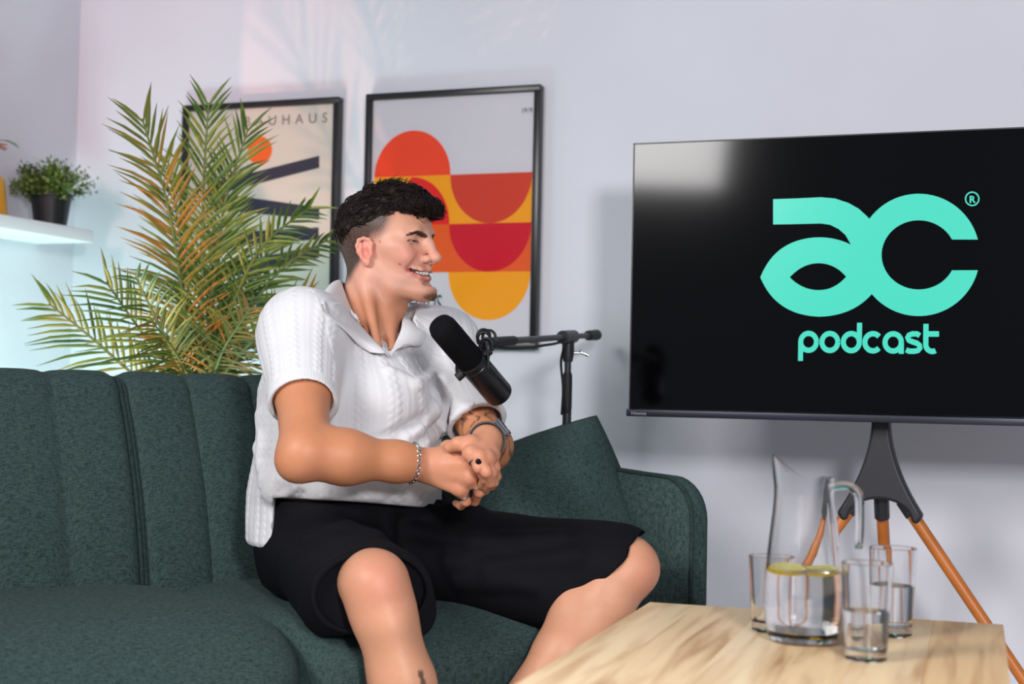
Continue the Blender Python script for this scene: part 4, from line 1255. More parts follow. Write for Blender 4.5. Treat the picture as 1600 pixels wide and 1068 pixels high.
# point of the elbow
FB.u(sph(ELR - cdir(0.55, 0.10, 0.0)*0.018 - UP*0.020, 0.022), 0.035)
def leg_prims(h, k, a, cdirv, fwd):
    th = k-h; sn = a-k
    o = [cap(h, h + th*0.5, 0.072, 0.064), cap(h + th*0.5, k - th*0.02, 0.064, 0.053)]
    o += [cap(k, k + sn*0.12, 0.051, 0.050), cap(k + sn*0.12, k + sn*0.40, 0.050, 0.049), cap(k + sn*0.40, a, 0.049, 0.034)]
    o += [elp(k + sn*0.30 + cdirv*0.026, np.eye(3), (0.040, 0.040, 0.075))]
    return o
thR = KNR - HPR; thR /= np.linalg.norm(thR); thL = KNL - HPL; thL /= np.linalg.norm(thL)
snR = ANR - KNR; snR /= np.linalg.norm(snR); snL = ANL - KNL; snL /= np.linalg.norm(snL)
fR = np.cross(np.cross(snR, thR), snR); fL = np.cross(np.cross(snL, thL), snL)
fR = fR/np.linalg.norm(fR); fL = fL/np.linalg.norm(fL)          # shin front direction
FB.us(leg_prims(HPR, KNR, ANR, -fR, fR), 0.03); FB.us(leg_prims(HPL, KNL, ANL, -fL, fL), 0.03)
for k, f_, s_, t_ in ((KNR, fR, snR, thR), (KNL, fL, snL, thL)):
    FB.u(sph(k + f_*0.018 + s_*0.004, 0.040), 0.025)            # knee cap
    FB.u(sph(k + f_*0.024 + s_*0.070, 0.024), 0.03)             # below the knee
    FB.us([cap(k + f_*0.034 + s_*0.08, k + f_*0.022 + s_*0.34, 0.015, 0.012)], 0.03)   # shin bone
for a, f_ in ((ANR, cdir(0.40, -0.91)), (ANL, cdir(0.55, -0.83))):
    a0 = np.array([a[0], a[1], 0.0])
    drop = a[2]
    FB.us([cap(a, a0 + UP*max(0.034, drop*0.45) - f_*0.035, 0.034, 0.032), cap(a, a0 + f_*0.09 + UP*0.040, 0.033, 0.032),
           cap(a0 + f_*0.09 + UP*0.036 - np.cross(f_, UP)*0.016, a0 + f_*0.155 + UP*0.022 - np.cross(f_, UP)*0.022, 0.032, 0.020),
           cap(a0 + f_*0.09 + UP*0.032 + np.cross(f_, UP)*0.018, a0 + f_*0.140 + UP*0.020 + np.cross(f_, UP)*0.026, 0.028, 0.018)], 0.02)
aR = (WRR-ELR)/np.linalg.norm(WRR-ELR); aL = (WRL-ELL)/np.linalg.norm(WRL-ELL)
CUTR = WRR - aR*0.030; CUTL = WRL - aL*0.022
FBB = Field()
FBB.u(FB, 0)
for CP, ax_ in ((CUTR, aR), (CUTL, aL)):
    # remove the hand end of the forearm beyond the wrist cut (meshed finer with the hand)
    FBB.sub(cap(CP + ax_*0.052, CP + ax_*0.12, 0.052, 0.052), 0)
FBB.sub(elp(HEADC, HM, (0.14, 0.12, 0.15)), 0)
def body_colors(V, G):
    c = L3((198, 132, 94))*np.ones((len(V), 1))
    def mix(c, col, k): return c*(1-k[:, None]) + np.asarray(col)*k[:, None]
    top = (V[:, 2] > NECKB[2] - 0.14) & (np.linalg.norm(V - NECKB, axis=1) < 0.15)
    c = mix(c, L3((198, 134, 100)), top.astype(float))
    leg = (V[:, 2] < 0.56).astype(float)
    c = mix(c, L3((206, 148, 116)), leg)
    for k, f_ in ((KNR, fR), (KNL, fL)):
        d = np.linalg.norm(V - (k + f_*0.05), axis=1)
        c = mix(c, L3((214, 136, 112)), 0.6*np.exp(-(d/0.05)**2))
    d = np.linalg.norm(V - (ELR - UP*0.02), axis=1)
    c = mix(c, L3((214, 142, 110)), 0.5*np.exp(-(d/0.05)**2))
    # tattoo lines on the left forearm and the right shin
    onL = np.linalg.norm(V - (ELL + 0.25*(WRL-ELL)), axis=1) < 0.15
    onL &= np.linalg.norm(V - SHL, axis=1) > 0.10
    w1 = np.abs(wob(V, 95, 2.0)); 
    c = mix(c, L3((74, 58, 54)), 0.85*onL*sstep(0.15, 0.09, w1)*(V[:, 2] < 0.82)*(V[:, 2] > 0.62))
    ts = pix(664, 1056, 2.44); d = (V - ts)
    a_ = d @ CR; b_ = d @ CU
    tat = (np.abs(a_ + 0.25*b_ + 0.004) < 0.0035 + 0.07*np.maximum(0, -b_)) & (b_ < 0.012) & (b_ > -0.08) & (np.linalg.norm(d, axis=1) < 0.12)
    c = mix(c, L3((62, 54, 52)), 0.85*tat)
    c *= (1 + 0.04*wob(V, 60) + 0.02*wob(V, 300))[:, None]
    return c

# --- hands
def finger(mcp, pip, dip, tip, r=0.0092):
    return chain([mcp, pip, dip, tip], [r*1.12, r*1.0, r*0.90, r*0.78])
def hand(field, wrist, fore, mcps, fingers, thumb, knuck_n):
    field.us(fore, 0.032)
    m = [np.asarray(p) for p in mcps]
    for i in range(4):
        base = wrist + (m[i]-m[1])*0.35
        field.u(cap(base, m[i] - knuck_n*0.004, 0.0165, 0.0135), 0.014)
    for i in range(3):
        field.u(cap(m[i] - knuck_n*0.006, m[i+1] - knuck_n*0.006, 0.0125), 0.010)
    for i in range(4):
        field.u(sph(m[i] + knuck_n*0.0015, 0.0112), 0.006)
        field.us(finger(m[i], *fingers[i], r=(0.0092, 0.0095, 0.0090, 0.0080)[i]), 0.003)
        field.u(sph(fingers[i][0], (0.0098, 0.010, 0.0096, 0.0085)[i]), 0.004)
    field.us(chain(thumb, [0.0175, 0.0135, 0.0112, 0.0092]), 0.010)
FR = Field()
mR = [pix(727, 702, 2.655), pix(737, 723, 2.635), pix(733, 744, 2.640), pix(720, 763, 2.655)]
fgR = [(pix(757, 716, 2.675), pix(762, 738, 2.705), pix(752, 750, 2.725)),
       (pix(762, 746, 2.665), pix(758, 765, 2.700), pix(745, 770, 2.725)),
       (pix(749, 768, 2.665), pix(742, 783, 2.700), pix(730, 783, 2.720)),
       (pix(728, 783, 2.670), pix(720, 790, 2.700), pix(712, 786, 2.718))]
thR_ = [WRR + (mR[0]-WRR)*0.25, pix(700, 700, 2.70), pix(722, 694, 2.735), pix(742, 698, 2.755)]
hand(FR, WRR, ARM_R, mR, fgR, thR_, -_h0*0.9 + UP*0.3)
FR.inter(plane(CUTR - aR*0.004, -aR), 0)
FL = Field()
mL = [pix(735, 706, 2.615), pix(748, 713, 2.605), pix(760, 714, 2.615), pix(768, 708, 2.640)]
fgL = [(pix(748, 730, 2.600), pix(757, 748, 2.622), pix(752, 758, 2.645)),
       (pix(760, 737, 2.600), pix(766, 754, 2.625), pix(760, 762, 2.648)),
       (pix(768, 738, 2.618), pix(772, 753, 2.640), pix(768, 760, 2.660)),
       (pix(774, 730, 2.640), pix(777, 744, 2.660), pix(774, 752, 2.678))]
thL_ = [WRL + (mL[0]-WRL)*0.3, pix(735, 692, 2.635), pix(716, 693, 2.632), pix(702, 699, 2.640)]
hand(FL, WRL, ARM_L, mL, fgL, thL_, -_h0*0.6 + UP*0.7)
FL.inter(plane(CUTL - aL*0.004, -aL), 0)
def hand_colors(V, G):
    c = L3((206, 142, 110))*np.ones((len(V), 1))
    for m_ in mR + mL + [f[0] for f in fgR] + [f[0] for f in fgL]:
        d = np.linalg.norm(V - m_, axis=1); k = 0.4*np.exp(-(d/0.014)**2)
        c = c*(1-k[:, None]) + L3((212, 132, 106))*k[:, None]
    c *= (1 + 0.03*wob(V, 200))[:, None]
    return c

# --- mesh the skin as one object
def skin_mat():
    m, nt, b = new_mat('skin')
    at = nt.nodes.new('ShaderNodeAttribute'); at.attribute_name = 'tone'
    nt.links.new(at.outputs['Color'], b.inputs['Base Color'])
    b.inputs['Roughness'].default_value = 0.48
    b.inputs['Specular IOR Level'].default_value = 0.42
    b.inputs['Subsurface Weight'].default_value = 0.12
    b.inputs['Subsurface Radius'].default_value = (0.010, 0.004, 0.002)
    b.inputs['Subsurface Scale'].default_value = 0.6
    tc = nt.nodes.new('ShaderNodeTexCoord'); n = nt.nodes.new('ShaderNodeTexNoise'); n.inputs['Scale'].default_value = 900
    nt.links.new(tc.outputs['Object'], n.inputs['Vector'])
    bp = nt.nodes.new('ShaderNodeBump'); bp.inputs['Strength'].default_value = 0.12; bp.inputs['Distance'].default_value = 0.0008
    nt.links.new(n.outputs['Fac'], bp.inputs['Height']); nt.links.new(bp.outputs['Normal'], b.inputs['Normal'])
    return m
M_skin = skin_mat()
PB = np.array([ANR[0], ANR[1], 0.0])
person = thing('person', 'seated person in white knit polo shirt and black shorts, smiling with hands clasped', 'person', PB)
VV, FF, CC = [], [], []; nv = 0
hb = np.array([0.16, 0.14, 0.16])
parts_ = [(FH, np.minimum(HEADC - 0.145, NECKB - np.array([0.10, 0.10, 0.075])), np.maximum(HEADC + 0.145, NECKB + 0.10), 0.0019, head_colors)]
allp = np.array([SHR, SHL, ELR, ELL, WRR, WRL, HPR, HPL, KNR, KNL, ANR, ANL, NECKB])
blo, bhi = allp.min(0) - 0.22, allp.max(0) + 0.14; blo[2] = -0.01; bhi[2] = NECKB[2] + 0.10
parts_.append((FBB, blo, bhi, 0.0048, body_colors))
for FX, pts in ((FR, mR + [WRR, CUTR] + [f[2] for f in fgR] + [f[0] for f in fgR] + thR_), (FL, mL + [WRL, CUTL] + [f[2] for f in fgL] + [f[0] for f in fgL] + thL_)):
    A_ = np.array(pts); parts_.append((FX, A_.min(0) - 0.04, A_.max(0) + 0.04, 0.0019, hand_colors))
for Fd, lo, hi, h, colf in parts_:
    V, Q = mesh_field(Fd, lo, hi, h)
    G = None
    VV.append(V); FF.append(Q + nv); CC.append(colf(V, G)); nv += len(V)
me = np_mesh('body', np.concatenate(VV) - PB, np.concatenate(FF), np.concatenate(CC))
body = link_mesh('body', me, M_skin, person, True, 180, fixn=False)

# --- eyes and teeth
M_eye = mat('eye_white', (190, 172, 164), 0.2); M_iris = mat('brown_iris', (44, 26, 18), 0.1)
M_teeth = mat('tooth_enamel', (244, 238, 228), 0.2)
for sg in (1, -1):
    c0 = hp(0.0735, sg*0.032, 0.0165)
    ey = MB().lathe([(0.0142*math.sin(t), 0.0142*math.cos(t)) for t in np.linspace(0, math.pi, 17)], 24, c0, hv(1, -0.06, -0.1)).build('eye', M_eye, person, PB, angle=180)
    MB().lathe([(0.0144*math.sin(t), 0.0144*math.cos(t)) for t in np.linspace(0, 0.45, 8)], 24, c0, hv(1, -0.06, -0.1)).build('iris', M_iris, ey, PB, angle=180)
te = MB()
def tarc(a):     # dental arch in head coordinates
    return np.array([0.0975 - 0.024*abs(a)**2.0, a*0.029])
nt_ = 10
for i in range(nt_):
    a0, a1 = -1 + 2*i/nt_ + 0.012, -1 + 2*(i+1)/nt_ - 0.012
    rows = []
    hgt = 0.0105 if 3 <= i <= 6 else 0.0095
    for zz, infl in ((-0.0415, 0.0), (-0.0455, 0.0012), (-0.0415-hgt*0.85, 0.0010), (-0.0415-hgt, -0.0012)):
        row = []
        for k in range(5):
            a = a0 + (a1-a0)*k/4; x_, y_ = tarc(a); lift = 0.002*abs(a)**2
            bul = infl + 0.0010*(1-(2*k/4-1)**2)
            row.append(hp(x_ + bul, y_, zz + lift))
        rows.append(row)
    te.grid(rows)
te.build('teeth', M_teeth, person, PB)

# --- hair
M_hair = mat('dark_brown_hair', (25, 15, 11), 0.55, spec=0.22, nscale=90, namp=0.35)
FHR = Field()
FHR.u(help(-0.003, 0, 0.046, 0.091, 0.079, 0.083), 0)
FHR.u(help(0.078, 0, 0.084, 0.039, 0.056, 0.026), 0.02)
FHR.u(help(0.025, 0, 0.100, 0.062, 0.055, 0.036), 0.03)
FHR.u(help(-0.042, 0, 0.060, 0.048, 0.064, 0.054), 0.03)
def hcut(P):
    q = (P - HEADC) @ HM.T.astype(F32)
    zc = np.interp(q[:, 0], [-0.14, -0.10, -0.06, -0.02, 0.03, 0.058, 0.075, 0.10, 0.13], [-0.030, -0.015, 0.018, 0.044, 0.052, 0.062, 0.068, 0.058, 0.056])
    return (zc - q[:, 2])*0.8 + 0.003*wob(P, 140, 5)
FHR.disp(lambda P: 0.0030*wob(P, 150, 1.0) + 0.0016*wob(P, 330, 3.0))
FHR.inter(hcut, 0.012)
V, Q = mesh_field(FHR, HEADC - 0.17, HEADC + 0.17, 0.0028, proj=1)
hm = np_mesh('hair', V - PB, Q)
hair = link_mesh('hair', hm, M_hair, person, True, 180, fixn=False)
G, _d = grad(FHR, V, 0.003)
rng = np.random.default_rng(5)
q = (V - HEADC) @ HM.T
cand = np.where((q[:, 2] > 0.0) & ((G @ hu) > -0.45))[0]
front = np.where((q[:, 0] > 0.060) & (q[:, 2] > 0.058))[0]
pick = np.concatenate([rng.choice(cand, 1500), rng.choice(front, 520)])
lk = MB()
swirl = wob(V, 55, 9.0)
for i in pick:
    p = V[i]; g = G[i]; qx = q[i]
    fwd = hf - g*(hf @ g); fwd /= np.linalg.norm(fwd) + 1e-6
    sidev = np.cross(g, fwd)
    ang = 1.3*swirl[i] + rng.normal(0, 0.30); t = fwd*math.cos(ang) + sidev*math.sin(ang)
    L = rng.uniform(0.020, 0.040)
    if qx[0] > 0.065: t = t*0.75 - hu*0.30 + hf*0.15; t /= np.linalg.norm(t); L *= 0.75
    if qx[0] < -0.04: t = -hu*0.75 + t*0.2 - hf*0.05; t /= np.linalg.norm(t); L *= 0.70
    t = t - g*(t @ g)*0.8; t /= np.linalg.norm(t)
    ph = rng.uniform(0, 6.28); cr = rng.uniform(0.0010, 0.0030); turns = rng.uniform(0.4, 1.1)
    out = 0.010 if rng.random() < 0.05 else 0.0
    s2 = np.cross(t, g); pts = []; rs = []
    n = 8
    for k in range(n):
        u = k/(n-1)
        lift = 0.0045*math.sin(math.pi*min(1, u*0.95 + 0.05)) - 0.0022 - 0.004*u*u + out*u
        a = ph + turns*2*math.pi*u
        pts.append(p + t*L*u + g*(lift + cr*math.cos(a)*u**0.5) + s2*cr*2*math.sin(a)*u**0.5); rs.append((0.00125 if not out else 0.0007)*(1 - u**2*0.88))
    lk.tube(pts, rs, 4, caps=False)
me = bpy.data.meshes.new('hair_locks'); me.from_pydata([tuple(np.asarray(p) - PB) for p in lk.v], [], lk.f)
o = link_mesh('hair_locks', me, M_hair, hair, True, 180, fixn=False); o['kind'] = 'stuff'
# chin beard and brows: short strands
M_beard = mat('brown_beard_hair', (112, 74, 50), 0.55)
def strands(name, pts_dirs, r, m):
    mb = MB()
    for p, d, L in pts_dirs:
        d = d/np.linalg.norm(d)
        mb.tube([p, p + d*L*0.5, p + d*L], [r, r*0.8, r*0.2], 3, caps=False)
    me = bpy.data.meshes.new(name); me.from_pydata([tuple(np.asarray(p) - PB) for p in mb.v], [], mb.f)
    o = link_mesh(name, me, m, person, True, 180, fixn=False); o['kind'] = 'stuff'
VH = VV[0]; qh = (VH - HEADC) @ HM.T
gi = np.where(((qh[:, 0]-0.098)/0.024)**2 + (qh[:, 1]/0.024)**2 + ((qh[:, 2]+0.094)/0.0085)**2 < 1)[0]
if len(gi):
    sel = rng.choice(gi, 380); Gs, _ = grad(FH, VH[sel], 0.002)
    strands('chin_beard', [(VH[s], Gs[k]*0.5 - hu*0.6 + hf*0.25 + rng.normal(0, 0.25, 3), rng.uniform(0.002, 0.0045)) for k, s in enumerate(sel)], 0.00030, M_beard)
bzq = np.interp(np.abs(qh[:, 1]), [0.010, 0.022, 0.036, 0.050], [0.0255, 0.0300, 0.0315, 0.0250])
bi_ = np.where((np.abs(qh[:, 2]-bzq) < 0.0034) & (np.abs(qh[:, 1]) > 0.010) & (np.abs(qh[:, 1]) < 0.050) & (qh[:, 0] > 0.055))[0]
if len(bi_):
    sel = rng.choice(bi_, 420); Gs, _ = grad(FH, VH[sel], 0.002)
    strands('eyebrows', [(VH[s], Gs[k]*0.10 + hl*np.sign(qh[s, 1])*0.8 - hf*0.35 + hu*rng.normal(0.10, 0.18), rng.uniform(0.003, 0.006)) for k, s in enumerate(sel)], 0.00028, M_hair)
# ------------------------------------------------------------------ knit polo shirt
FS = Field()
TST = tor_st(0.0)
FS.u(loft(TST, lch, fch), 0)
FS.us([cap(NECKB + UP*0.012 - fch*0.022, SHR + UP*0.026, 0.052, 0.056), cap(NECKB + UP*0.012 - fch*0.022, SHL + UP*0.026, 0.052, 0.056)], 0.05)
HEMR = SHR + (ELR-SHR)*0.60; HEML = SHL + (ELL-SHL)*0.76
dR = (ELR-SHR)/np.linalg.norm(ELR-SHR); dL = (ELL-SHL)/np.linalg.norm(ELL-SHL)
FS.u(cap(SHR, SHR + (HEMR-SHR)*0.55, 0.074, 0.068), 0.06)
FS.u(cap(SHL, SHL + (HEML-SHL)*0.55, 0.072, 0.066), 0.06)
slR = Field().u(cap(SHR, HEMR + dR*0.03, 0.074, 0.062), 0).inter(plane(HEMR, dR), 0.004).sub(cap(HEMR - dR*0.03, HEMR + dR*0.08, 0.056, 0.058), 0.002)
slL = Field().u(cap(SHL, HEML + dL*0.03, 0.072, 0.060), 0).inter(plane(HEML, dL), 0.004).sub(cap(HEML - dL*0.03, HEML + dL*0.08, 0.052, 0.054), 0.002)
def near_axis(p0, d, rad):
    p0 = p0.astype(F32); d = d.astype(F32)
    def fn(P):
        r = P - p0; v = r @ d; q_ = r - v[:, None]*d
        return np.where((np.sqrt((q_*q_).sum(1)) < rad) & (v < 0.12) & (v > -0.05), v, -1.0).astype(F32)
    return fn
FS.inter(near_axis(HEMR, dR, 0.095), 0); FS.inter(near_axis(HEML, dL, 0.090), 0)
FS.u(loft(TST, lch, fch), 0.008)
FS.u(slR, 0.012); FS.u(slL, 0.012)
# pectoral and belly fullness, fold of cloth bloused over the waist
FS.u(elp(pix(600, 630, 2.87), np.eye(3), (0.085, 0.085, 0.075)), 0.06)
FS.u(elp(pix(600, 740, 2.84), np.eye(3), (0.10, 0.10, 0.065)), 0.06)
def folds(field, curves, k=0.016, sink=0.004):
    for pts, r in curves:
        P = [march(field, *p) for p in pts]
        P = [p for p in P if p is not None]
        if len(P) < 2: continue
        ray = np.array([(p - CAM)/np.linalg.norm(p-CAM) for p in P])
        yield [p + rr*(sink) for p, rr in zip(P, ray)], r
base_fs = Field(); base_fs.ops = list(FS.ops)
ridge = list(folds(base_fs, [
    ([(690, 600), (676, 640), (650, 668), (600, 690)], 0.010), ([(700, 620), (688, 668), (664, 690)], 0.009),
    ([(560, 760), (620, 752), (680, 758)], 0.009), ([(420, 770), (450, 750), (500, 760)], 0.010),
    ([(405, 700), (418, 750), (440, 790)], 0.009), ([(410, 650), (415, 700)], 0.008),
    ([(452, 775), (520, 768), (590, 772)], 0.008), ([(610, 580), (650, 600), (680, 590)], 0.006),
    ([(440, 620), (470, 628), (505, 640)], 0.004)]))
for P, r in ridge: FS.us(chain(P, r), 0.02)
groove = list(folds(base_fs, [([(684, 590), (694, 620), (694, 655)], 0.006), ([(660, 655), (620, 678), (575, 690)], 0.006),
    ([(430, 800), (470, 775)], 0.006)], sink=-0.002))
for P, r in groove: FS.subs(chain(P, r), 0.02)
FS.disp(lambda P: 0.0035*wob(P, 28, 2.0))
# hem: front edge higher, tail at the back lower
HF = march(base_fs, 560, 783); HFR = march(base_fs, 690, 790)
def hemcut(P):
    x = (P - HEADC) @ _r0.astype(F32)
    s = (P - TST[2][0]) @ fch.astype(F32); l = (P - TST[2][0]) @ lch.astype(F32)
    pxr = np.asarray((P - CAM) @ CR.astype(F32))/np.asarray((P - CAM) @ _f.astype(F32))*FPX + 800
    zf = pix(560, 786, 2.83)[2]; zb = pix(430, 852, 2.85)[2]
    xr = (P - TST[2][0]) @ _r0.astype(F32)
    k = sstep(-0.124, -0.118, xr)*sstep(-0.12, -0.11, s)      # slit at the side: front panel short, back panel long
    zz = zb*(1-k) + zf*k - 0.012*np.sin(l*9)*k
    return (zz - P[:, 2])
FS.inter(hemcut, 0.004)
FSB = Field(); FSB.ops = list(FS.ops)
# openings: sleeves and neck hollow
nax = (hp(-0.02, 0, -0.05) - NECKB); nax /= np.linalg.norm(nax)
FS.sub(cap(NECKB + UP*0.012, NECKB + nax*0.10, 0.083, 0.110), 0.006)
VB = pix(604, 558, 2.87)                    # bottom of the open V
FS.sub(cap(VB + UP*0.004, pix(590, 500, 2.90), 0.004, 0.032), 0.003)
FS.sub(cap(VB + UP*0.010, pix(613, 508, 2.92), 0.005, 0.034), 0.003)
cperp = np.cross(nax, np.cross(fch, nax)); cperp /= np.linalg.norm(cperp); cside = np.cross(nax, cperp)     # front, left
def nring(deg, h, r):
    a = math.radians(deg); return NECKB + nax*h + r*(math.cos(a)*cperp + math.sin(a)*cside)
def on(field, px, py, lift, d=2.93):
    p = march(field, px, py)
    if p is None: p = pix(px, py, d)
    return p + (CAM-p)/np.linalg.norm(CAM-p)*lift
CI_n = [nring(180, 0.080, 0.066), nring(-150, 0.080, 0.066), nring(-112, 0.066, 0.066), on(FH, 552, 493, 0.008), on(FH, 578, 528, 0.006), on(FSB, 598, 549, 0.004), on(FSB, 607, 559, 0.004)]
CO_n = [nring(180, 0.030, 0.092), nring(-150, 0.024, 0.104), on(FSB, 504, 476, 0.006), on(FSB, 512, 494, 0.007), on(FSB, 538, 517, 0.007), on(FSB, 561, 538, 0.007), on(FSB, 578, 549, 0.007)]
CI_f = [nring(180, 0.080, 0.066), nring(150, 0.080, 0.066), nring(110, 0.066, 0.068), nring(75, 0.046, 0.069), on(FH, 627, 512, 0.006), on(FSB, 617, 537, 0.005), on(FSB, 609, 558, 0.004)]
CO_f = [nring(180, 0.030, 0.092), nring(150, 0.028, 0.094), nring(112, 0.010, 0.108), nring(80, 0.002, 0.110), on(FSB, 664, 520, 0.007), on(FSB, 658, 538, 0.007), on(FSB, 640, 529, 0.007)]
for I_, O_ in ((CI_n, CO_n), (CI_f, CO_f)):       # the cloth under the folded collar is cut away
    FS.subs(chain([a*0.62 + b*0.38 for a, b in zip(I_, O_)], [0.016]*5 + [0.010, 0.003]), 0.003)
    FS.subs(chain([a*0.95 + b*0.05 + UP*0.006 + (CAM-a)/np.linalg.norm(CAM-a)*0.010 for a, b in zip(I_, O_)], [0.028]*4 + [0.022, 0.010, 0.003]), 0.003)
pts_ = np.array([SHR, SHL, HEMR, HEML, TST[0][0], NECKB])
lo = pts_.min(0) - 0.24; hi = pts_.max(0) + 0.22; lo[2] = pix(430, 870, 2.85)[2]; hi[2] = NECKB[2] + 0.13
V, Q = mesh_field(FS, lo, hi, 0.0027, proj=1)
# knit relief: rope cables running down the body and along the sleeves
G, _ = grad(FS, V, 0.004)
axs = np.stack([lch, fch, UP]); tq = (V - TST[3][0]) @ axs.T
th = np.arctan2(tq[:, 1]/0.14, tq[:, 0]/0.19)
ut = th*0.165; vt = tq[:, 2]
def arm_uv(sh, d, e):
    r = V - sh; v = r @ d; q_ = r - v[:, None]*d
    e1 = e - d*(e @ d); e1 /= np.linalg.norm(e1); e2 = np.cross(d, e1)
    return np.arctan2(q_ @ e2, q_ @ e1)*0.068, -v, np.linalg.norm(q_, axis=1)
uR, vR, rR = arm_uv(SHR, dR, -_h0); uL, vL, rL = arm_uv(SHL, dL, -_h0)
sR = (tq[:, 0] < -0.150) & (rR < 0.105) & (-vR > -0.03); sL = (tq[:, 0] > 0.150) & (rL < 0.10) & (-vL > -0.03)
u = np.where(sR, uR, np.where(sL, uL, ut)); v = np.where(sR, vR, np.where(sL, vL, vt))
PER = 0.046
cu = (u/PER - np.round(u/PER))*PER
s1 = 0.0046*np.sin(2*math.pi*v/0.030)
rope = np.maximum(1 - ((cu - s1)/0.0058)**2, 1 - ((cu + s1)/0.0058)**2); rope = np.clip(rope, 0, 1)
rib = 0.35*(0.5 + 0.5*np.cos(2*math.pi*cu/0.0092))*(np.abs(cu) > 0.012)
disp = 0.0019*rope + 0.0012*rib
# plain ribbed bands at the sleeve hems
band = (sR & ((V - HEMR) @ dR > -0.024)) | (sL & ((V - HEML) @ dL > -0.024))
disp = np.where(band, 0.0006*np.cos(2*math.pi*u/0.006), disp)
disp = disp*sstep(0.001, 0.008, -hemcut(V.astype(F32)))
V = V + G*disp[:, None]
def knit_mat():
    m, nt, b = new_mat('white_cotton_knit')
    b.inputs['Base Color'].default_value = S((218, 217, 219)); b.inputs['Roughness'].default_value = 0.9
    b.inputs['Specular IOR Level'].default_value = 0.15; b.inputs['Sheen Weight'].default_value = 0.1
    tc = nt.nodes.new('ShaderNodeTexCoord'); n = nt.nodes.new('ShaderNodeTexNoise'); n.inputs['Scale'].default_value = 420
    nt.links.new(tc.outputs['Object'], n.inputs['Vector'])
    bp = nt.nodes.new('ShaderNodeBump'); bp.inputs['Strength'].default_value = 0.3; bp.inputs['Distance'].default_value = 0.001
    nt.links.new(n.outputs['Fac'], bp.inputs['Height']); nt.links.new(bp.outputs['Normal'], b.inputs['Normal'])
    return m
M_knit = knit_mat()
shirt = link_mesh('polo_shirt', np_mesh('polo_shirt', V - PB, Q), M_knit, person, True, 180, fixn=False)
shirt['label'] = 'white cable-knit short-sleeved polo shirt'
# collar: two leaves folded down from the neckline
def leaf(inner, outer, name, th=0.0035):
    a = smooth_path(inner, 8); b = smooth_path(outer, 8); n = len(a); P = []
    m_ = 9
    for i in range(n):
        row = []; d = b[i]-a[i]
        nrm = a[i] - (NECKB + nax*np.dot(a[i]-NECKB, nax)); nrm /= np.linalg.norm(nrm)
        for k in range(m_):
            t = k/(m_-1)
            row.append(a[i] + d*t + nrm*0.010*math.sin(math.pi*t)*(1 if True else 0) + UP*0.006*math.sin(math.pi*min(1, t*2))*(1-t))
        P.append(row)
    mb = MB(); mb.grid(P)
    o = mb.build(name, M_knit, shirt, PB, angle=180)
    s_ = o.modifiers.new('cloth_thickness', 'SOLIDIFY'); s_.thickness = th; s_.offset = 1.0
    sub = o.modifiers.new('smooth', 'SUBSURF'); sub.levels = 1; sub.render_levels = 1
    return o
for I_, O_ in ((CI_n, CO_n), (CI_f, CO_f)): leaf(I_, O_, 'collar')

# ------------------------------------------------------------------ shorts
FT = Field()
FT.u(elp(pix(545, 862, 2.935), np.stack([lch, fch, UP]), (0.178, 0.148, 0.100)), 0)
FT.u(loft([(pix(548, 900, 2.93), 0.176, 0.146), (pix(541, 790, 2.92), 0.182, 0.142), (pix(541, 770, 2.92), 0.180, 0.140)], lch, fch), 0.03)
hR0, hR1 = pix(500, 868, 2.86), pix(577, 922, 2.53)
FT.u(ecap(hR0, hR1, _r0, 0.115, 0.108, 0.098, 0.078), 0.04)
hL0, hL1 = pix(628, 862, 2.96), pix(965, 893, 2.785)
FT.u(ecap(hL0, hL1, np.cross(hL1-hL0, UP), 0.110, 0.095, 0.098, 0.092), 0.05)
FT.u(cap(pix(700, 885, 2.89), pix(868, 922, 2.79), 0.075, 0.072), 0.05)
FT.u(cap(pix(505, 925, 2.66), pix(506, 958, 2.54), 0.045, 0.034), 0.04)
FT.u(cap(pix(640, 930, 2.66), pix(650, 968, 2.54), 0.042, 0.032), 0.04)
bt = Field(); bt.ops = list(FT.ops)
for P, r in folds(bt, [([(560, 800), (640, 790), (690, 800)], 0.009), ([(690, 790), (720, 800), (745, 800)], 0.012), ([(640, 830), (740, 850), (880, 838)], 0.010),
        ([(705, 878), (770, 888), (900, 870)], 0.010), ([(480, 840), (540, 826), (590, 838)], 0.009), ([(720, 908), (770, 908), (830, 915)], 0.009), ([(600, 800), (606, 830)], 0.006)]):
    FT.us(chain(P, r), 0.025)
FT.disp(lambda P: 0.003*wob(P, 30, 4.0))
tR = hR1 - hR0; tR /= np.linalg.norm(tR)
nL = np.cross(pix(846, 988, 2.76) - pix(1008, 838, 2.80), _h0); nL /= np.linalg.norm(nL)
if np.dot(nL, _r0) < 0: nL = -nL
FT.inter(lambda P: np.where((np.linalg.norm(P - hR1, axis=1) < 0.22), (P - hR1) @ tR.astype(F32) - 0.02, -1.0).astype(F32), 0)
PL_ = pix(1006, 838, 2.78)
FT.inter(lambda P: np.where((np.linalg.norm(P - hL1, axis=1) < 0.26), (P - PL_) @ nL.astype(F32), -1.0).astype(F32), 0.004)
FT.sub(Field().u(ecap(hR0 + (hR1-hR0)*0.80 - UP*0.004, hR1 + tR*0.10, _r0, 0.092, 0.100, 0.062, 0.071), 0).inter(plane(hR1 + tR*0.006, -tR), 0), 0.002)
tL = hL1 - hL0; tL /= np.linalg.norm(tL)
FT.sub(Field().u(ecap(hL0 + (hL1-hL0)*0.78, hL1 + tL*0.10, np.cross(tL, UP), 0.070, 0.086, 0.070, 0.083), 0).inter(plane(PL_ - nL*0.012, -nL), 0), 0.002)
FT.inter(plane(pix(538, 775, 2.92), UP), 0.003)
A_ = np.array([hR0, hR1, hL0, hL1, TST[0][0]])
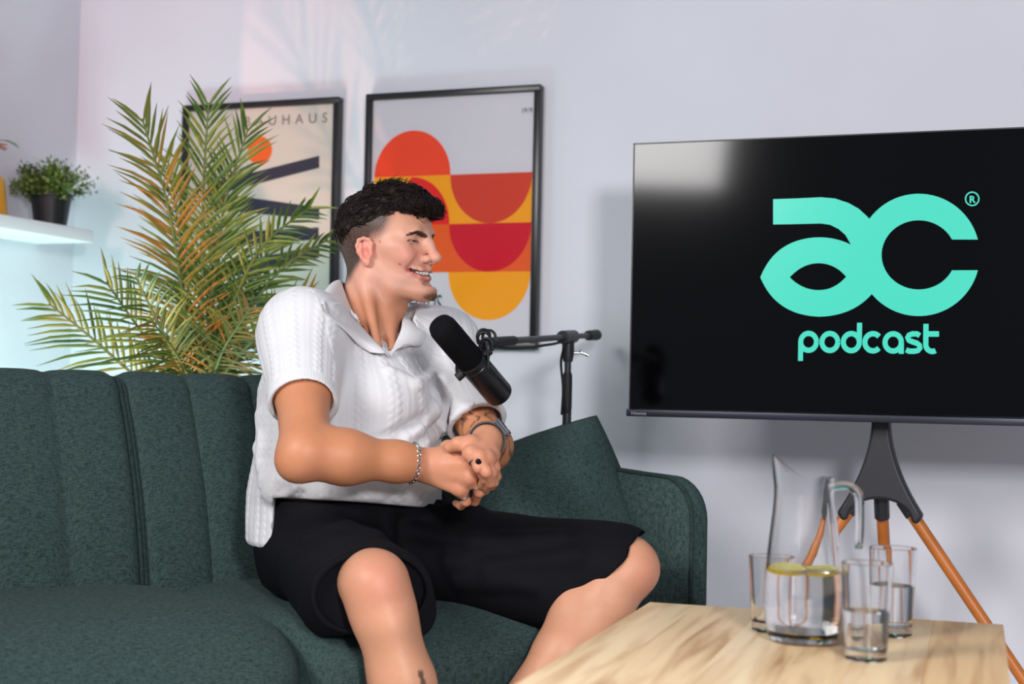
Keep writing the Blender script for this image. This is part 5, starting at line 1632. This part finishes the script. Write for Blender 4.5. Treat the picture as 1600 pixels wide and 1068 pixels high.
V, Q = mesh_field(FT, A_.min(0) - 0.24, A_.max(0) + 0.20, 0.0036, proj=1)
M_short = mat('black_twill', (11, 11, 17), 0.8, spec=0.15, nscale=300, namp=0.12)
so_ = link_mesh('shorts', np_mesh('shorts', V - PB, Q), M_short, person, True, 180, fixn=False)
so_['label'] = 'loose black shorts'

# ------------------------------------------------------------------ worn things
M_silver = mat('silver_metal', (200, 196, 194), 0.22, metal=1.0); M_onyx = mat('black_stone', (8, 8, 9), 0.08)
def ring_at(c, axis, r, th, name, m, n=28, par=person, fld=None):
    axis = np.asarray(axis, float); axis /= np.linalg.norm(axis)
    ref = UP if abs(axis[2]) < 0.9 else _r0
    e1 = np.cross(axis, ref); e1 /= np.linalg.norm(e1); e2 = np.cross(axis, e1)
    rr = (lambda d: min(skin_r(fld, c, d) + 0.0006, r)) if fld else (lambda d: r)
    return MB().tube([c + rr(math.cos(a)*e1 + math.sin(a)*e2)*(math.cos(a)*e1 + math.sin(a)*e2) for a in np.linspace(0, 2*math.pi, n, endpoint=False)], th, 8, closed=True).build(name, m, par, PB)
# chain bracelet on the right wrist
bc = CUTR + aR*0.001; e1 = np.cross(aR, UP); e1 /= np.linalg.norm(e1); e2 = np.cross(aR, e1)
br = MB(); nl = 44
def skin_r(field, c, d):
    """distance from a limb axis to the skin along d"""
    ts = np.linspace(0.006, 0.06, 109); v = field(np.array([c + d*t for t in ts])); i = int(np.argmax(v > 0)); return ts[i]
for k in range(nl):
    a = 2*math.pi*k/nl; c0 = bc + (skin_r(FB, bc, math.cos(a)*e1 + math.sin(a)*e2) + 0.0016)*(math.cos(a)*e1 + math.sin(a)*e2)
    tdir = -math.sin(a)*e1 + math.cos(a)*e2; od = math.cos(a)*e1 + math.sin(a)*e2
    w1 = (aR if k % 2 else od)
    br.tube([c0 + tdir*0.0034*math.cos(t) + w1*0.0030*math.sin(t) for t in np.linspace(0, 2*math.pi, 9, endpoint=False)], 0.0011, 5, closed=True)
br.build('chain_bracelet', M_silver, person, PB)['label'] = 'silver chain bracelet'
# rings
ring_at(mR[2]*0.45 + fgR[2][0]*0.55, fgR[2][0]-mR[2], 0.0112, 0.0020, 'finger_ring', M_silver, fld=FR)
ring_at(mR[3]*0.45 + fgR[3][0]*0.55, fgR[3][0]-mR[3], 0.0112, 0.0019, 'finger_ring', M_silver, fld=FR)
rg = ring_at(mL[0]*0.4 + fgL[0][0]*0.6, fgL[0][0]-mL[0], 0.0120, 0.0020, 'finger_ring', M_silver, fld=FL)
sc_ = mL[0]*0.4 + fgL[0][0]*0.6; nn = (CAM - sc_)/np.linalg.norm(CAM - sc_) + CR*0.5; nn /= np.linalg.norm(nn)
MB().lathe([(0, 0.0035), (0.0045, 0.003), (0.0062, 0.0010), (0.0064, -0.001), (0, -0.001)], 20, sc_ + nn*(min(skin_r(FL, sc_, nn), 0.014) + 0.0005), nn).build('ring_stone', M_onyx, rg, PB)
# wristwatch on the left wrist
wc = WRL - aL*0.016
M_band = mat('black_watch_strap', (28, 28, 31), 0.5)
wn = CR*0.72 + CU*0.62 - _h0*0.25; wn = wn - aL*np.dot(wn, aL); wn /= np.linalg.norm(wn); ws = np.cross(aL, wn)
P = []
for k in range(36):
    a = 2*math.pi*k/36; od = math.cos(a)*wn + math.sin(a)*ws
    rs_ = skin_r(FL, wc, od)
    P.append([wc + od*(rs_ + 0.0012 + t_) + aL*s_ for t_, s_ in ((-0.001, -0.010), (0.0022, -0.010), (0.0022, 0.010), (-0.001, 0.010))])
wt = MB().grid(P, closed_u=True, closed_v=True).build('watch_strap', M_band, person, PB)
bm = bmesh.new(); bmesh.ops.create_cube(bm, size=1.0)
bmesh.ops.scale(bm, vec=(0.034, 0.040, 0.010), verts=bm.verts)
bmesh.ops.bevel(bm, geom=[e for e in bm.edges], offset=0.004, segments=4, affect='EDGES')
mb = MB().bm(bm); cc = wc + wn*(skin_r(FL, wc, wn) + 0.006)
mb.v = [tuple(cc + aL*q[0] + ws*q[1] + wn*q[2]) for q in mb.v]
wcase = mb.build('watch_case', mat('graphite_watch_case', (70, 70, 76), 0.25, metal=0.9), wt, PB)
mb = MB().box((-0.0145, -0.0175, 0.0040), (0.0145, 0.0175, 0.0056), 0.0006)
mb.v = [tuple(cc + aL*q[0] + ws*q[1] + wn*q[2]) for q in mb.v]
mb.build('watch_glass', M_onyx, wt, PB)
# neck chain
FNK = Field().us(NK, 0.02)
FSK = Field().u(FH, 0).u(FB, 0)
npt = [march(FSK, x_, y_) for x_, y_ in ((566, 508), (576, 525), (588, 539), (598, 546), (607, 548), (616, 541), (622, 526))]
npt = [p for p in npt if p is not None]
if len(npt) > 2:
    MB().tube(smooth_path([p + (CAM-p)/np.linalg.norm(CAM-p)*0.0012 for p in npt], 6), 0.0013, 6).build('neck_chain', mat('dull_gold', (150, 120, 84), 0.35, metal=1.0), person, PB)
